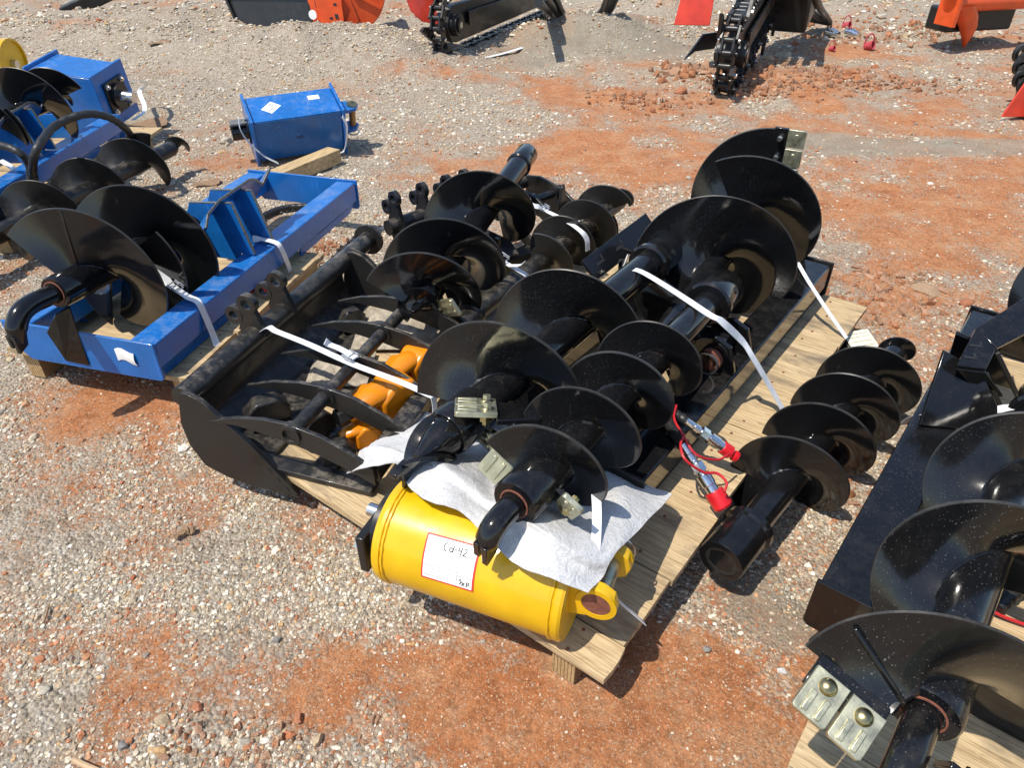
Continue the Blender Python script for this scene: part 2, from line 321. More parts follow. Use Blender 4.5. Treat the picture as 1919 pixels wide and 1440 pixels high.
def hz(x, y):
    far = np.clip((y-4.2)/4, 0, 1)
    h = (fbm(x+3, y, 4, 1.3)-.5)*.022+(fbm(x, y+8, 3, 9)-.5)*.009
    h = h+far*(fbm(x+7, y-3, 4, .8)-.5)*.22+far*(fbm(x, y, 4, 4)-.5)*.09
    for (px, py, rr, hh) in MOUNDS: c = MC[(px, py)]; h = h+hh*np.exp(-(((x-c[0])/rr)**2+((y-c[1])/(rr*.8))**2))*(.75+.7*(fbm(x, y, 3, 3.1)-.3))
    return h-.004
def axis_steps(a0, a1, d0, grow, lim):
    a = [0.0]; d = d0
    while a[-1] < lim:
        a.append(a[-1]+d)
        if a[-1] > a1: d *= grow
    return np.array(a)
ys = axis_steps(0, 2.6, .014, 1.022, 70)+.35; ys = np.concatenate([[-12, -5, -2, -.8, -.2, .1, .25], ys])
xs = axis_steps(0, 1.5, .0165, 1.024, 60); xs = np.concatenate([-xs[:0:-1], xs])
gx, gy = np.meshgrid(xs, ys); X, Y = gx.ravel(), gy.ravel()
cl, si = masks(X, Y)
rough_cl = np.clip(blobs([(1610, 545, .25, .16, 1), (1690, 180, .55, .2, 1), (1440, 160, .35, .2, 1), (1560, 880, .12, .12, .6)], X, Y), 0, 1)
Z = hz(X, Y)+rough_cl*(fbm(X, Y, 4, 16)-.35)*.07
nx, ny = len(xs), len(ys)
idx = np.arange(nx*ny).reshape(ny, nx)
quads = np.stack([idx[:-1, :-1], idx[:-1, 1:], idx[1:, 1:], idx[1:, :-1]], -1).reshape(-1, 4)
def np_mesh(name, v, f, k):
    me = bpy.data.meshes.new(name); me.vertices.add(len(v)); me.vertices.foreach_set('co', v.astype(np.float32).ravel())
    me.loops.add(len(f)*k); me.loops.foreach_set('vertex_index', f.astype(np.int32).ravel())
    me.polygons.add(len(f)); me.polygons.foreach_set('loop_start', np.arange(0, len(f)*k, k, dtype=np.int32)); me.update(calc_edges=True); return me
me = np_mesh('ground', np.stack([X, Y, Z], 1), quads, 4)
for nm, arr in (('clay', cl), ('silt', si)):
    at = me.attributes.new(nm, 'FLOAT', 'POINT'); at.data.foreach_set('value', arr.astype(np.float32))
me.polygons.foreach_set('use_smooth', [True]*len(me.polygons))
ground = bpy.data.objects.new('ground', me); COL.objects.link(ground); tag(ground, 'red clay yard strewn with pale crushed gravel', None, None, 'structure')

m, nt, p, ns, ls = new_mat('clay_and_gravel'); me.materials.append(m)
tc = ns.new('ShaderNodeTexCoord'); ob = tc.outputs['Object']
ac = N(ns, 'ShaderNodeAttribute', attribute_name='clay'); asl = N(ns, 'ShaderNodeAttribute', attribute_name='silt')
nA = noise(ns, ls, ob, 38, 7, .7); nB = noise(ns, ls, ob, 6, 6, .6); nC = noise(ns, ls, ob, 160, 4, .7); nD = noise(ns, ls, ob, 1.7, 3)
clayc = ramp(ns, ls, nB.outputs[0], [(.25, (.33, .118, .046)), (.5, (.43, .182, .078)), (.75, (.48, .28, .155))]).outputs[0]
fine = ramp(ns, ls, nA.outputs[0], [(.35, (.5, .5, .5)), (.5, (1, 1, 1)), (.68, (1.35, 1.3, 1.25))])
mu = N(ns, 'ShaderNodeMix', data_type='RGBA', blend_type='MULTIPLY'); mu.inputs[0].default_value = .55; ls.new(clayc, mu.inputs[6]); ls.new(fine.outputs[0], mu.inputs[7]); clayc = mu.outputs[2]
# small pebbles: cells, each with its own stone colour
def pebbles(scale):
    vo = ns.new('ShaderNodeTexVoronoi'); vo.inputs['Scale'].default_value = scale; ls.new(ob, vo.inputs['Vector'])
    sc = N(ns, 'ShaderNodeSeparateColor'); ls.new(vo.outputs['Color'], sc.inputs[0])
    c = ramp(ns, ls, sc.outputs[0], [(0, (.17, .14, .105)), (.25, (.31, .26, .195)), (.5, (.41, .355, .275)), (.75, (.51, .455, .37)), (1, (.62, .575, .49))])
    return vo, sc, c
v1, s1, c1 = pebbles(95); v2, s2, c2 = pebbles(42)
sel = N(ns, 'ShaderNodeMath', operation='GREATER_THAN'); ls.new(s2.outputs[1], sel.inputs[0]); sel.inputs[1].default_value = .62
peb = mixc(ns, ls, sel.outputs[0], c1.outputs[0], c2.outputs[0])
peb2 = mixc(ns, ls, .5, peb, (.40, .335, .25))
vg = ns.new('ShaderNodeTexVoronoi'); vg.inputs['Scale'].default_value = 210; ls.new(ob, vg.inputs['Vector']); sg_ = N(ns, 'ShaderNodeSeparateColor'); ls.new(vg.outputs['Color'], sg_.inputs[0])
gt = ramp(ns, ls, sg_.outputs[0], [(.74, (0, 0, 0)), (.80, (.8,)*3)]); gd = ramp(ns, ls, vg.outputs['Distance'], [(.3, (1, 1, 1)), (.5, (0, 0, 0))]); gm = N(ns, 'ShaderNodeMath', operation='MULTIPLY'); ls.new(gt.outputs[0], gm.inputs[0]); ls.new(gd.outputs[0], gm.inputs[1])
clayc = mixc(ns, ls, gm.outputs[0], clayc, (.52, .40, .27))      # pale grit trodden into the clay
# fraction of clay, broken up at pebble scale
bk = N(ns, 'ShaderNodeMath', operation='SUBTRACT'); ls.new(ac.outputs['Fac'], bk.inputs[0]); bk.inputs[1].default_value = .5
bk2 = N(ns, 'ShaderNodeMath', operation='MULTIPLY_ADD'); ls.new(s1.outputs[2], bk2.inputs[0]); bk2.inputs[1].default_value = .55; ls.new(bk.outputs[0], bk2.inputs[2])
fac = ramp(ns, ls, bk2.outputs[0], [(.0, (.05,)*3), (.24, (.40,)*3), (.60, (1, 1, 1))])
base = mixc(ns, ls, fac.outputs[0], peb2, clayc)
siltc = ramp(ns, ls, nB.outputs[0], [(.3, (.26, .225, .17)), (.7, (.35, .31, .24))]).outputs[0]
sf = ramp(ns, ls, asl.outputs['Fac'], [(.25, (0, 0, 0)), (.8, (.72,)*3)])
base = mixc(ns, ls, sf.outputs[0], base, siltc)
spk = ramp(ns, ls, nC.outputs[0], [(.38, (.72,)*3), (.5, (1,)*3), (.66, (1.3,)*3)])
mu = N(ns, 'ShaderNodeMix', data_type='RGBA', blend_type='MULTIPLY'); mu.inputs[0].default_value = .8; ls.new(base, mu.inputs[6]); ls.new(spk.outputs[0], mu.inputs[7])
ls.new(mu.outputs[2], p.inputs['Base Color']); p.inputs['Roughness'].default_value = .95; p.inputs['Specular IOR Level'].default_value = .15
inv = N(ns, 'ShaderNodeMath', operation='SUBTRACT'); inv.inputs[0].default_value = 1; ls.new(v1.outputs['Distance'], inv.inputs[1])
om = N(ns, 'ShaderNodeMath', operation='MULTIPLY_ADD'); ls.new(fac.outputs[0], om.inputs[0]); om.inputs[1].default_value = -.92; om.inputs[2].default_value = 1.0
iv = N(ns, 'ShaderNodeMath', operation='MULTIPLY'); ls.new(inv.outputs[0], iv.inputs[0]); ls.new(om.outputs[0], iv.inputs[1])
n9 = noise(ns, ls, ob, 22, 9, .72)
inv2 = N(ns, 'ShaderNodeMath', operation='MULTIPLY_ADD'); ls.new(n9.outputs[0], inv2.inputs[0]); inv2.inputs[1].default_value = 1.6; ls.new(iv.outputs[0], inv2.inputs[2])
bp = ns.new('ShaderNodeBump'); bp.inputs['Strength'].default_value = 1.0; bp.inputs['Distance'].default_value = .012; ls.new(inv2.outputs[0], bp.inputs['Height']); ls.new(bp.outputs[0], p.inputs['Normal'])

# ---- loose stones
PHI = (1+5**.5)/2
ICO = np.array([(-1, PHI, 0), (1, PHI, 0), (-1, -PHI, 0), (1, -PHI, 0), (0, -1, PHI), (0, 1, PHI), (0, -1, -PHI), (0, 1, -PHI), (PHI, 0, -1), (PHI, 0, 1), (-PHI, 0, -1), (-PHI, 0, 1)])/math.sqrt(1+PHI*PHI)
ICF = np.array([(0, 11, 5), (0, 5, 1), (0, 1, 7), (0, 7, 10), (0, 10, 11), (1, 5, 9), (5, 11, 4), (11, 10, 2), (10, 7, 6), (7, 1, 8), (3, 9, 4), (3, 4, 2), (3, 2, 6), (3, 6, 8), (3, 8, 9), (4, 9, 5), (2, 4, 11), (6, 2, 10), (8, 6, 7), (9, 8, 1)])
def rot_many(n):
    q = rng.normal(size=(n, 4)); q /= np.linalg.norm(q, axis=1)[:, None]; w_, x, y, z = q.T
    return np.stack([1-2*(y*y+z*z), 2*(x*y-z*w_), 2*(x*z+y*w_), 2*(x*y+z*w_), 1-2*(x*x+z*z), 2*(y*z-x*w_), 2*(x*z-y*w_), 2*(y*z+x*w_), 1-2*(x*x+y*y)], -1).reshape(n, 3, 3)
def stone_colours(n, clay):
    pal = np.array([(.60, .56, .48), (.48, .42, .33), (.40, .33, .24), (.33, .30, .26), (.22, .20, .18), (.46, .30, .16), (.40, .20, .11), (.68, .65, .60)])
    pr_ = np.array([.20, .25, .22, .13, .035, .065, .03, .07]); c = pal[rng.choice(8, n, p=pr_)]
    red = np.array([(.38, .16, .085), (.44, .21, .12), (.34, .13, .065), (.48, .29, .18)])[rng.choice(4, n)]
    t = (rng.random(n) < clay*.62)[:, None]
    c = np.where(t, red, c); c = c*(.86+.38*rng.random((n, 1)))*np.array([1.03, 1.0, .93])
    return c*(1-.18*clay[:, None])+np.array([.40, .2, .11])*.18*clay[:, None]
FOOT = [(np.array([.188, .84]), np.array([.603, .798]), np.array([-.798, .603]), 1.9, 1.3)]
def stones(n, y0, y1, r0, r1, power, keep, mind=.035):
    y = y0+(y1-y0)*rng.random(n*3)**power; x = (rng.random(n*3)*2-1)*(y*.80+.62)
    ok = (np.abs(x) < y*.80+.55)
    cl_, si_ = masks(x, y); dens = np.clip(1.12-1.32*cl_, mind, 1)*np.clip(1-.45*si_, .2, 1)
    cn = fbm(x-3, y+11, 3, 5.5); dens = dens*np.clip((cn-.28)*3.2, .12, 1.1)
    ok &= rng.random(n*3) < dens*keep
    for o, a, b, la, lb in FOOT:
        u_ = (x-o[0])*a[0]+(y-o[1])*a[1]; v_ = (x-o[0])*b[0]+(y-o[1])*b[1]; ok &= ~((u_ > .12) & (u_ < la-.1) & (v_ > .1) & (v_ < lb-.15))
    x, y, cl_ = x[ok][:n], y[ok][:n], cl_[ok][:n]; k = len(x)
    r = r0+(r1-r0)*rng.random(k)**2.6
    sc = r[:, None]*(.6+.75*rng.random((k, 3))); sc[:, 2] *= .62
    v = ICO[None]*(1+.55*(rng.random((k, 12, 1))-.5)); v = np.einsum('kij,kvj->kvi', rot_many(k), v)*sc[:, None, :]
    v[:, :, 0] += x[:, None]; v[:, :, 1] += y[:, None]; v[:, :, 2] += (hz(x, y)+sc[:, 2]*.32)[:, None]
    return v, stone_colours(k, cl_)
def stone_mat(name):
    m, nt, p, ns, ls = new_mat(name); a = N(ns, 'ShaderNodeAttribute', attribute_name='stone')
    tc = ns.new('ShaderNodeTexCoord'); n1 = noise(ns, ls, tc.outputs['Object'], 220, 4, .7); r = ramp(ns, ls, n1.outputs[0], [(.34, (.55,)*3), (.5, (1,)*3), (.66, (1.35,)*3)])
    mu = N(ns, 'ShaderNodeMix', data_type='RGBA', blend_type='MULTIPLY'); mu.inputs[0].default_value = .8; ls.new(a.outputs['Color'], mu.inputs[6]); ls.new(r.outputs[0], mu.inputs[7])
    ls.new(mu.outputs[2], p.inputs['Base Color']); p.inputs['Roughness'].default_value = .9; p.inputs['Specular IOR Level'].default_value = .2
    bp = ns.new('ShaderNodeBump'); bp.inputs['Strength'].default_value = .5; bp.inputs['Distance'].default_value = .004; ls.new(n1.outputs[0], bp.inputs['Height']); ls.new(bp.outputs[0], p.inputs['Normal'])
    return m
STONE = stone_mat('crushed_stone')
def stone_object(name, sets, label):
    v = np.concatenate([s[0].reshape(-1, 3) for s in sets]); c = np.concatenate([s[1] for s in sets]); k = len(c)
    f = (ICF[None]+np.arange(k)[:, None, None]*12).reshape(-1, 3)
    me = np_mesh(name, v, f, 3); me.attributes.new('sharp_face', 'BOOLEAN', 'FACE').data.foreach_set('value', np.ones(len(f), bool)); at = me.attributes.new('stone', 'FLOAT_COLOR', 'FACE')
    col = np.ones((k, 20, 4), np.float32); col[:, :, :3] = c[:, None, :]; at.data.foreach_set('color', col.ravel())
    me.materials.append(STONE); o = bpy.data.objects.new(name, me); COL.objects.link(o); tag(o, label, None, None, 'stuff'); return o
stone_object('gravel', [stones(14000, .45, 2.2, .0016, .0036, .8, 1.0, .55), stones(11000, 2.0, 6.0, .0035, .008, .8, 1.0, .42), stones(30000, .45, 1.9, .0022, .0066, .8, 1.0), stones(600, .45, 1.9, .0065, .013, .8, .6), stones(31000, 1.7, 4.2, .0034, .0092, .8, 1.0), stones(900, 1.7, 4.2, .009, .018, .8, .6),
    stones(27000, 3.8, 9.0, .006, .016, .75, 1.0), stones(9000, 8.0, 14.0, .013, .032, .9, 1.0)], 'loose pale crushed gravel spread over the red clay')
# broken clods of clay thrown up in four places
def clods(spots):
    out = []
    for (px, py, rx, ry, n, r0, r1) in spots:
        c = U(px, py, 0); x = c[0]+rng.normal(size=n)*rx*.55; y = c[1]+rng.normal(size=n)*ry*.55
        r = r0+(r1-r0)*rng.random(n)**2; sc = r[:, None]*(.4+.9*rng.random((n, 3)))
        v = ICO[None]*(1+.95*(rng.random((n, 12, 1))-.5)); v = np.einsum('kij,kvj->kvi', rot_many(n), v)*sc[:, None, :]
        v[:, :, 0] += x[:, None]; v[:, :, 1] += y[:, None]; v[:, :, 2] += (hz(x, y)+r*.3)[:, None]
        red = np.array([(.37, .165, .082), (.40, .23, .145), (.34, .20, .125)])[rng.choice(3, n)]*(.75+.4*rng.random((n, 1))); out.append((v, red))
    return out
stone_object('clay_clods', clods([(1620, 545, .30, .2, 700, .004, .022), (1600, 160, .9, .4, 600, .006, .032), (1430, 170, .4, .3, 360, .006, .032), (1545, 890, .12, .14, 150, .005, .018), (1690, 60, .9, .5, 200, .015, .04), (1285, 145, .3, .2, 120, .015, .05),
    (480, 1390, .2, .05, 120, .003, .011), (620, 470, .12, .2, 90, .006, .02), (1210, 190, .4, .3, 120, .01, .03)]), 'crumbled red clay clods heaped on the yard')
# larger single rocks
def rock(px, py, r, col, label, group=None, squash=.7):
    import bmesh
    bm = bmesh.new(); bmesh.ops.create_icosphere(bm, subdivisions=3, radius=1.0)
    ph = rng.random(6)*9; sx = .75+.5*rng.random(3)
    cuts = [nrm(rng.normal(size=3)) for _ in range(13)]; cd = .5+.32*rng.random(13)
    for v in bm.verts:
        q = np.array(v.co)
        for c_, d_ in zip(cuts, cd):
            e_ = np.dot(q, c_)-d_
            if e_ > 0: q = q-c_*e_*.97
        q = q*(1+.05*math.sin(q[0]*7+ph[0])*math.sin(q[1]*6+ph[1])+.03*math.sin(q[2]*13+ph[2]))
        v.co = Vector(q*sx*r*V3(1, 1, squash))
    me = bpy.data.meshes.new('rock'); bm.to_mesh(me); bm.free()
    me.polygons.foreach_set('use_smooth', [True]*len(me.polygons)); me.set_sharp_from_angle(angle=math.radians(28))
    k = len(me.polygons); at = me.attributes.new('stone', 'FLOAT_COLOR', 'FACE'); a = np.ones((k, 4), np.float32); a[:, :3] = col; at.data.foreach_set('color', a.ravel())
    me.materials.append(STONE); o = bpy.data.objects.new('rock', me); COL.objects.link(o)
    c = U(px, py, 0); o.location = (c[0], c[1], float(hz(c[:1], c[1:2])[0])+r*squash*.35); o.rotation_euler = (0, 0, rng.random()*6); tag(o, label, 'rock', group)
G1, T1, R1, D1 = (.42, .37, .29), (.44, .33, .21), (.36, .15, .08), (.24, .22, .20)
rock(303, 1352, .017, T1, 'round speckled tan rock half sunk in red clay'); rock(455, 1392, .016, G1, 'squarish grey rock beside pale pebbles on the clay')
rock(233, 1398, .014, D1, 'small dark rounded stone with a bright rim in the clay', None); rock(520, 1200, .013, D1, 'bluish grey flat chip on the gravel edge')
rock(372, 1325, .016, R1, 'upright reddish brown stone on bare clay'); rock(560, 1345, .017, R1, 'flat rusty rock slab flush with cracked clay')
rock(595, 1385, .017, T1, 'pale tan rock beside the rusty slab')
rock(1325, 1217, .013, D1, 'round grey stone alone on orange clay by the pallet corner'); rock(1468, 1257, .012, (.5, .5, .48), 'small white and grey stone near the grey silt edge')
rock(425, 265, .05, G1, 'grey rock lying under the blue housing shaft'); rock(85, 1293, .016, G1, 'long pale grey stone at the edge of the gravel')
rock(1588, 340, .03, G1, 'dark grey stone on the grey silt streak'); rock(1545, 345, .02, G1, 'smaller grey stone beside the dark stone on silt')
rock(1290, 335, .018, G1, 'lone grey pebble on orange dirt by the auger tip'); rock(1740, 545, .06, (.36, .24, .15), 'big smooth tan mound of dirt beside the clods', None, .35)
rock(1100, 78, .05, G1, 'pale lump of rock behind the trencher strap'); rock(1525, 620, .03, R1, 'red clay lump off the pallet corner')
rock(1465, 905, .045, (.38, .25, .15), 'tan clay coated rock under the lone auger'); rock(1430, 1000, .022, G1, 'grey cobble in the shade of the lone auger collar')
rock(1810, 568, .03, R1, 'bright orange clay lump by the right hand frame')
for (px, py, r, c_, lb) in [(1440, 118, .06, T1, 'rough tan rock beside the steep trencher chain'), (1468, 100, .07, G1, 'grey rock behind the steep trencher chain'), (1490, 75, .05, R1, 'red stained rock under the trencher hoses'), (1650, 40, .07, G1, 'pale grey rock beyond the red caps'),
        (1640, 130, .05, R1, 'red lump of rock on the heap of clods'), (1240, 190, .04, G1, 'grey stone on the silt left of the steep trencher'), (1275, 175, .05, R1, 'brown stone at the foot of the steep trencher'), (1385, 180, .05, R1, 'dark clod in the shadow of the steep trencher'), (1700, 65, .06, T1, 'tan rock between the red caps and the orange tooth'), (980, 35, .06, T1, 'clay coated rock under the nosed down trencher')]:
    rock(px, py, r, c_, lb)

# ------------------------------------------------------------------ pallets
def stringer_mat(e1): return wood('laminated_stringer_%d' % int(100*e1[0]), e1, (.42, .27, .12), (.56, .40, .20), .25, lam=34)
def pallet(label, O, e1, e2, L, W, widths, group, seedv=0, ztop=.13, nstr=3, inset=.11):
    e1 = V3(*e1, 0); e2 = V3(*e2, 0); O = V3(O[0], O[1], 0)
    T = Thing('wooden_pallet', label, 'pallet', O+e1*L/2+e2*W/2, group)
    wm = wood('pallet_board_%d' % seedv, e2); sm = stringer_mat(e1)
    r = random.Random(seedv); u = 0; k = 0
    while u < L-.02:
        wd = min(widths[k % len(widths)], L-u); a = r.uniform(-.006, .006); b = W+r.uniform(-.006, .008); th = .019+r.uniform(-.001, .001)
        # a board, slightly cupped and with ragged ends
        nu, nv = 4, 9; g = np.zeros((nu, nv, 3)); dz = r.uniform(-.0012, .0012)
        for i in range(nu):
            for j in range(nv):
                uu = u+.0015+(wd-.003)*i/(nu-1); vv = a+(b-a)*j/(nv-1)+(r.uniform(-.003, .003) if j in (0, nv-1) else 0)
                g[i, j] = O+e1*uu+e2*vv+ZUP*(ztop-th/2+dz+.0012*math.sin(i*2.1+j+k))
        mb = MB(); mb.sheet(g, th); T.part('deck_board', mb, wm, ang=40); u += wd; k += 1
    for q in range(nstr):
        v = inset+(W-2*inset)*q/(nstr-1); mb = MB()
        mb.obox(O+e1*(L/2)+e2*v+ZUP*(ztop-.0225)/2, e1, e2, ZUP, L-.05, .062, ztop-.0225); T.part('stringer', mb, sm, bevel=.002)
    nb = MB(); u = 0; k = 0
    while u < L-.02:      # nail heads where the boards cross the stringers
        wd = min(widths[k % len(widths)], L-u)
        for q in range(nstr):
            for f_ in ((.2, .8) if wd < .26 else (.12, .5, .88)):
                c = O+e1*(u+wd*f_+r.uniform(-.008, .008))+e2*(inset+(W-2*inset)*q/(nstr-1)+r.uniform(-.015, .015))+ZUP*(ztop+.0018); nb.lathe(c-ZUP*.004, ZUP, [(0, .0042), (.0045, .0042), (.005, .003)], 8)
        u += wd; k += 1
    no = T.part('nail', nb, M['rust']); no['kind'] = 'stuff'
    return T
PO, PE1, PE2 = (.188, .84), (.603, .798), (-.798, .603)
pallet('pale plywood pallet under the yellow drum and the black bucket', PO, PE1, PE2, 1.945, 1.36, [.095, .22, .34, .30, .33, .31, .35], 'pallets', 3)
def PP(u, v, z): return V3(PO[0]+u*PE1[0]+v*PE2[0], PO[1]+u*PE1[1]+v*PE2[1], z)
BO, BE1, BE2 = (-1.139, 1.898), (.258, .966), (-.966, .258)
pallet('weathered pallet with laminated runners under the near blue frame', (BO[0]-.06*BE2[0]+.03*BE1[0], BO[1]-.06*BE2[1]+.03*BE1[1]), BE1, BE2, .97, .715, [.30, .33, .28, .4], 'pallets', 5, inset=.05, nstr=2)
QE1, QE2 = (.60, .80), (-.80, .60)
QO = (.515-.14*QE1[0]+1.15*.80, .661-.14*QE1[1]-1.15*.60)
pallet('pale pallet carrying the black frame with the water spotted auger', QO, QE1, QE2, 1.95, 1.15, [.24, .3, .34, .31, .33], 'pallets', 9)
KE1, KE2 = (.02, .9998), (-.9998, .02)
pallet('splintered pallet under the far blue frame and drive housing', (-2.30, 3.1), KE1, KE2, 1.62, 1.2, [.2, .3, .28, .33], 'pallets', 12)

# ------------------------------------------------------------------ skid steer auger frames
def letter(txt, o, ex, ey, size, mat, name, T, parent=None, th=.0006):
    cu = bpy.data.curves.new('t', 'FONT'); cu.body = txt; cu.size = size; cu.align_x = 'CENTER'; cu.align_y = 'CENTER'; cu.resolution_u = 4
    tmp = bpy.data.objects.new('t', cu); COL.objects.link(tmp); me = tmp.to_mesh()
    v = np.array([x.co[:] for x in me.vertices]); f = [tuple(q.vertices) for q in me.polygons]; tmp.to_mesh_clear(); bpy.data.objects.remove(tmp); bpy.data.curves.remove(cu)
    ez = np.cross(ex, ey); mb = MB(); mb.add(o+v[:, :1]*ex+v[:, 1:2]*ey+ez*th, f); return T.part(name, mb, mat, parent)
def mount_frame(label, O, e1, e2, mat, group, L=1.5, W=.58, z0=.13, h=.14, side=1, bracket=True, rw=.095, ru=(.665, .80), spot=None):
    """O: near corner of the rail that e2 runs away from."""
    e1 = V3(*e1, 0); e2 = V3(*e2, 0); O = V3(O[0], O[1], 0); P = lambda u, v, z: O+e1*u+e2*v+ZUP*z
    T = Thing('auger_mount_frame', label, 'mounting frame', P(L/2, W/2, z0), group)
    zt = z0+h
    for v0 in (rw/2+.002, W-rw/2-.002):
        mb = MB(); mb.obox(P(L/2, v0, zt-.05), e1, e2, ZUP, L-.024, rw, .092); T.part('rail', mb, spot or mat, bevel=.006, bseg=3)
        for (a, b) in ((.03, .45), (.95, L-.03)):
            sgn = -1 if v0 < W/2 else 1
            mb = MB(); vv = v0+sgn*(rw/2-.016)
            mb.prism([(a, .004), (b-.05, .004), (b, .03), (b, .046), (b-.06, .046), (b-.06, .034), (a+.16, .034), (a+.16, .046), (a, .046)], P(0, vv, z0), e1, ZUP, e2, .008)
            lp = T.part('latch_plate', mb, mat, bevel=.0015)
            for uu in (a+.22, b-.075):
                mb = MB(); mb.prism([(0, .004), (sgn*-.05, .004), (0, .045)], P(uu, vv+sgn*-.004, z0), e2, ZUP, e1, .008); T.part('gusset', mb, mat, lp)
    for u0 in (.004, L-.004):
        c = .07
        mb = MB(); mb.prism([(-.004, h+.004), (W+.004, h+.004), (W+.004, .065), (W-.06, .0), (-.004+.012, .0), (-.004, .012)], P(u0, 0, z0), e2, ZUP, e1, .010)
        T.part('end_plate', mb, mat, bevel=.002)
    if bracket:
        for u0 in ru:
            mb = MB(); mb.prism([(.035, .001), (.085, .205), (.27, .19), (.35, .02), (.35, -.03), (rw+.003, -.03), (rw+.003, .001)], P(u0, 0, zt), e2, ZUP, e1, .011); rb = T.part('rib', mb, mat, bevel=.0015)
            mb = MB(); mb.bar(P(u0, .034, zt+.004), P(u0, .084, zt+.204), .0125, .003, e2); mb.bar(P(u0, .0855, zt+.2065), P(u0, .268, zt+.1915), .0125, .003); T.part('cut_edge', mb, M['rawedge'], rb)
        a, b = ru; mid = (a+b)/2
        prof = [(a-.13, .15), (a-.10, .19), (a-.02, .212), (b+.05, .218), (b+.09, .205), (b+.13, .17), (b+.20, .21)]
        g = np.zeros((len(prof), 2, 3)); cp = [V3(x, y, 0) for x, y in prof]
        for i, q in enumerate(cp):
            for j in range(2): g[i, j] = P(q[0], .12+.055*j, zt+q[1]+.008-.06*j)
        mb = MB(); mb.sheet(g, .010); hk = T.part('hook_plate', mb, mat, bevel=.0015)
        mb = MB()
        for k_ in range(len(prof)-1): mb.bar(P(prof[k_][0], .118, zt+prof[k_][1]+.008), P(prof[k_+1][0], .118, zt+prof[k_+1][1]+.008), .003, .0115)
        T.part('cut_edge', mb, M['rawedge'], hk)
    return T, P
BF, BP = mount_frame('bright blue frame holding the wide black auger with hooked tip', BO, BE1, BE2, M['blue'], 'auger mounting frames', L=1.51)
letter('S', BP(-.0015, .34, .205), -V3(*BE2, 0), ZUP, .05, M['ink'], 'stamped_letter', BF)
mb = MB(); g = np.zeros((5, 6, 3))
for i in range(5):
    for j in range(6): g[i, j] = BP(-.003-.006*math.sin(i/4*3)*(j/5), .15-.07*j/5, .235-.045*i/4+.008*math.sin(j))
mb.sheet(g, .0012); BF.part('torn_sticker', mb, M['paper'])
PF, _ = mount_frame('black frame under the big auger at the end of the plywood pallet', PP(.43, .158, 0)[:2], PE1, PE2, M['black_dusty'], 'auger mounting frames', L=1.50, W=.60, rw=.105, bracket=False, spot=M['black_spot'])
QF0 = U(1505, 1168, .13); qe1 = nrm(V3(.624, .781, 0)); qe2 = V3(qe1[1], -qe1[0], 0)
QF, QP = mount_frame('black water spotted frame on the pallet beside the loose auger', QF0[:2], qe1[:2], qe2[:2], M['black'], 'auger mounting frames', L=1.50, W=.60, rw=.11, spot=M['black_rain'], bracket=False)
KF, KP = mount_frame('far blue frame with the square drive housing beside it', (-2.417, 3.03), KE1, KE2, M['blue'], 'auger mounting frames', L=1.45, W=.62)

# folded hitch bracket standing on the pallet frame behind the wide auger
def bracket(T, C, ex, ey, ez, Lx, Ly, mat, name='hitch_plate', th=.012, slots=True):
    mb = MB(); mb.obox(C, ex, ey, ez, Lx, Ly, th); o = T.part(name, mb, mat, bevel=.002)
    return o
def slot(T, C, ex, ey, ez, s, parent):
    mb = MB(); mb.obox(C, ex, ey, ez, s, s*.22, .002); mb.obox(C+ex*s*.4+ey*s*.25, ex, ey, ez, s*.2, s*.5, .002); T.part('slot', mb, M['ink'], parent)
c0, c1 = U(1105, 505, .40), U(1210, 432, .46); ex = nrm(c1-c0); ey = nrm(np.cross(V3(.25, .8, .75), ex)); ez = nrm(np.cross(ex, ey))
T = Thing('hitch_bracket', 'black slotted hitch bracket standing between the augers on the pallet', 'bracket', U(1160, 560, .13))
cq = [U(1087, 493, .44), U(1120, 523, .385), U(1232, 435, .425), U(1209, 402, .48)]; ex = nrm(cq[2]-cq[1]); ez = nrm(np.cross(cq[2]-cq[0], cq[3]-cq[1])); ez = ez if ez[2] > 0 else -ez; ey = nrm(np.cross(ez, ex)); c0 = (cq[0]+cq[1])/2; c1 = (cq[2]+cq[3])/2
hp = bracket(T, sum(cq)/4, ex, ey, ez, np.linalg.norm(c1-c0), np.linalg.norm(cq[0]-cq[1]), M['black'])
for t in (.16, .46): slot(T, lerp(c0, c1, t)+ez*.0065, ex, ey, ez, .045, hp)
for t in (.1, .55):
    q = lerp(c0, c1, t); mb = MB(); mb.prism([(0, -.01), (.10, -.08), (.10, -.30), (-.03, -.30), (-.05, -.03)], q, nrm(V3(.3, .9, 0)), ZUP, nrm(V3(.9, -.3, 0)), .012); T.part('rib', mb, M['black'], bevel=.002)
# bracket of the right hand frame: folded slotted plate on ribs
T = QF
def quad(T, name, px, mat, th=.012, parent=None):
    q = [U(*x) for x in px]; nn = nrm(np.cross(q[2]-q[0], q[3]-q[1])); nn = nn if nn[2] > 0 else -nn; mb = MB()
    mb.add([x-nn*th/2 for x in q]+[x+nn*th/2 for x in q], [(3, 2, 1, 0), (4, 5, 6, 7), (0, 1, 5, 4), (1, 2, 6, 5), (2, 3, 7, 6), (3, 0, 4, 7)]); return T.part(name, mb, mat, parent, bevel=.002), q, nn
hp, q, nn = quad(T, 'hitch_plate', [(1792, 687, .425), (1847, 694, .42), (1866, 655, .44), (1827, 619, .46)], M['black_spot'])
for a_, b_ in ((.3, .25), (.62, .62)):
    c = lerp(lerp(q[0], q[1], .3), lerp(q[3], q[2], .3), b_); slot(T, c+nn*.0068, nrm(q[1]-q[0]), nrm(np.cross(nn, nrm(q[1]-q[0]))), nn, .035, hp)
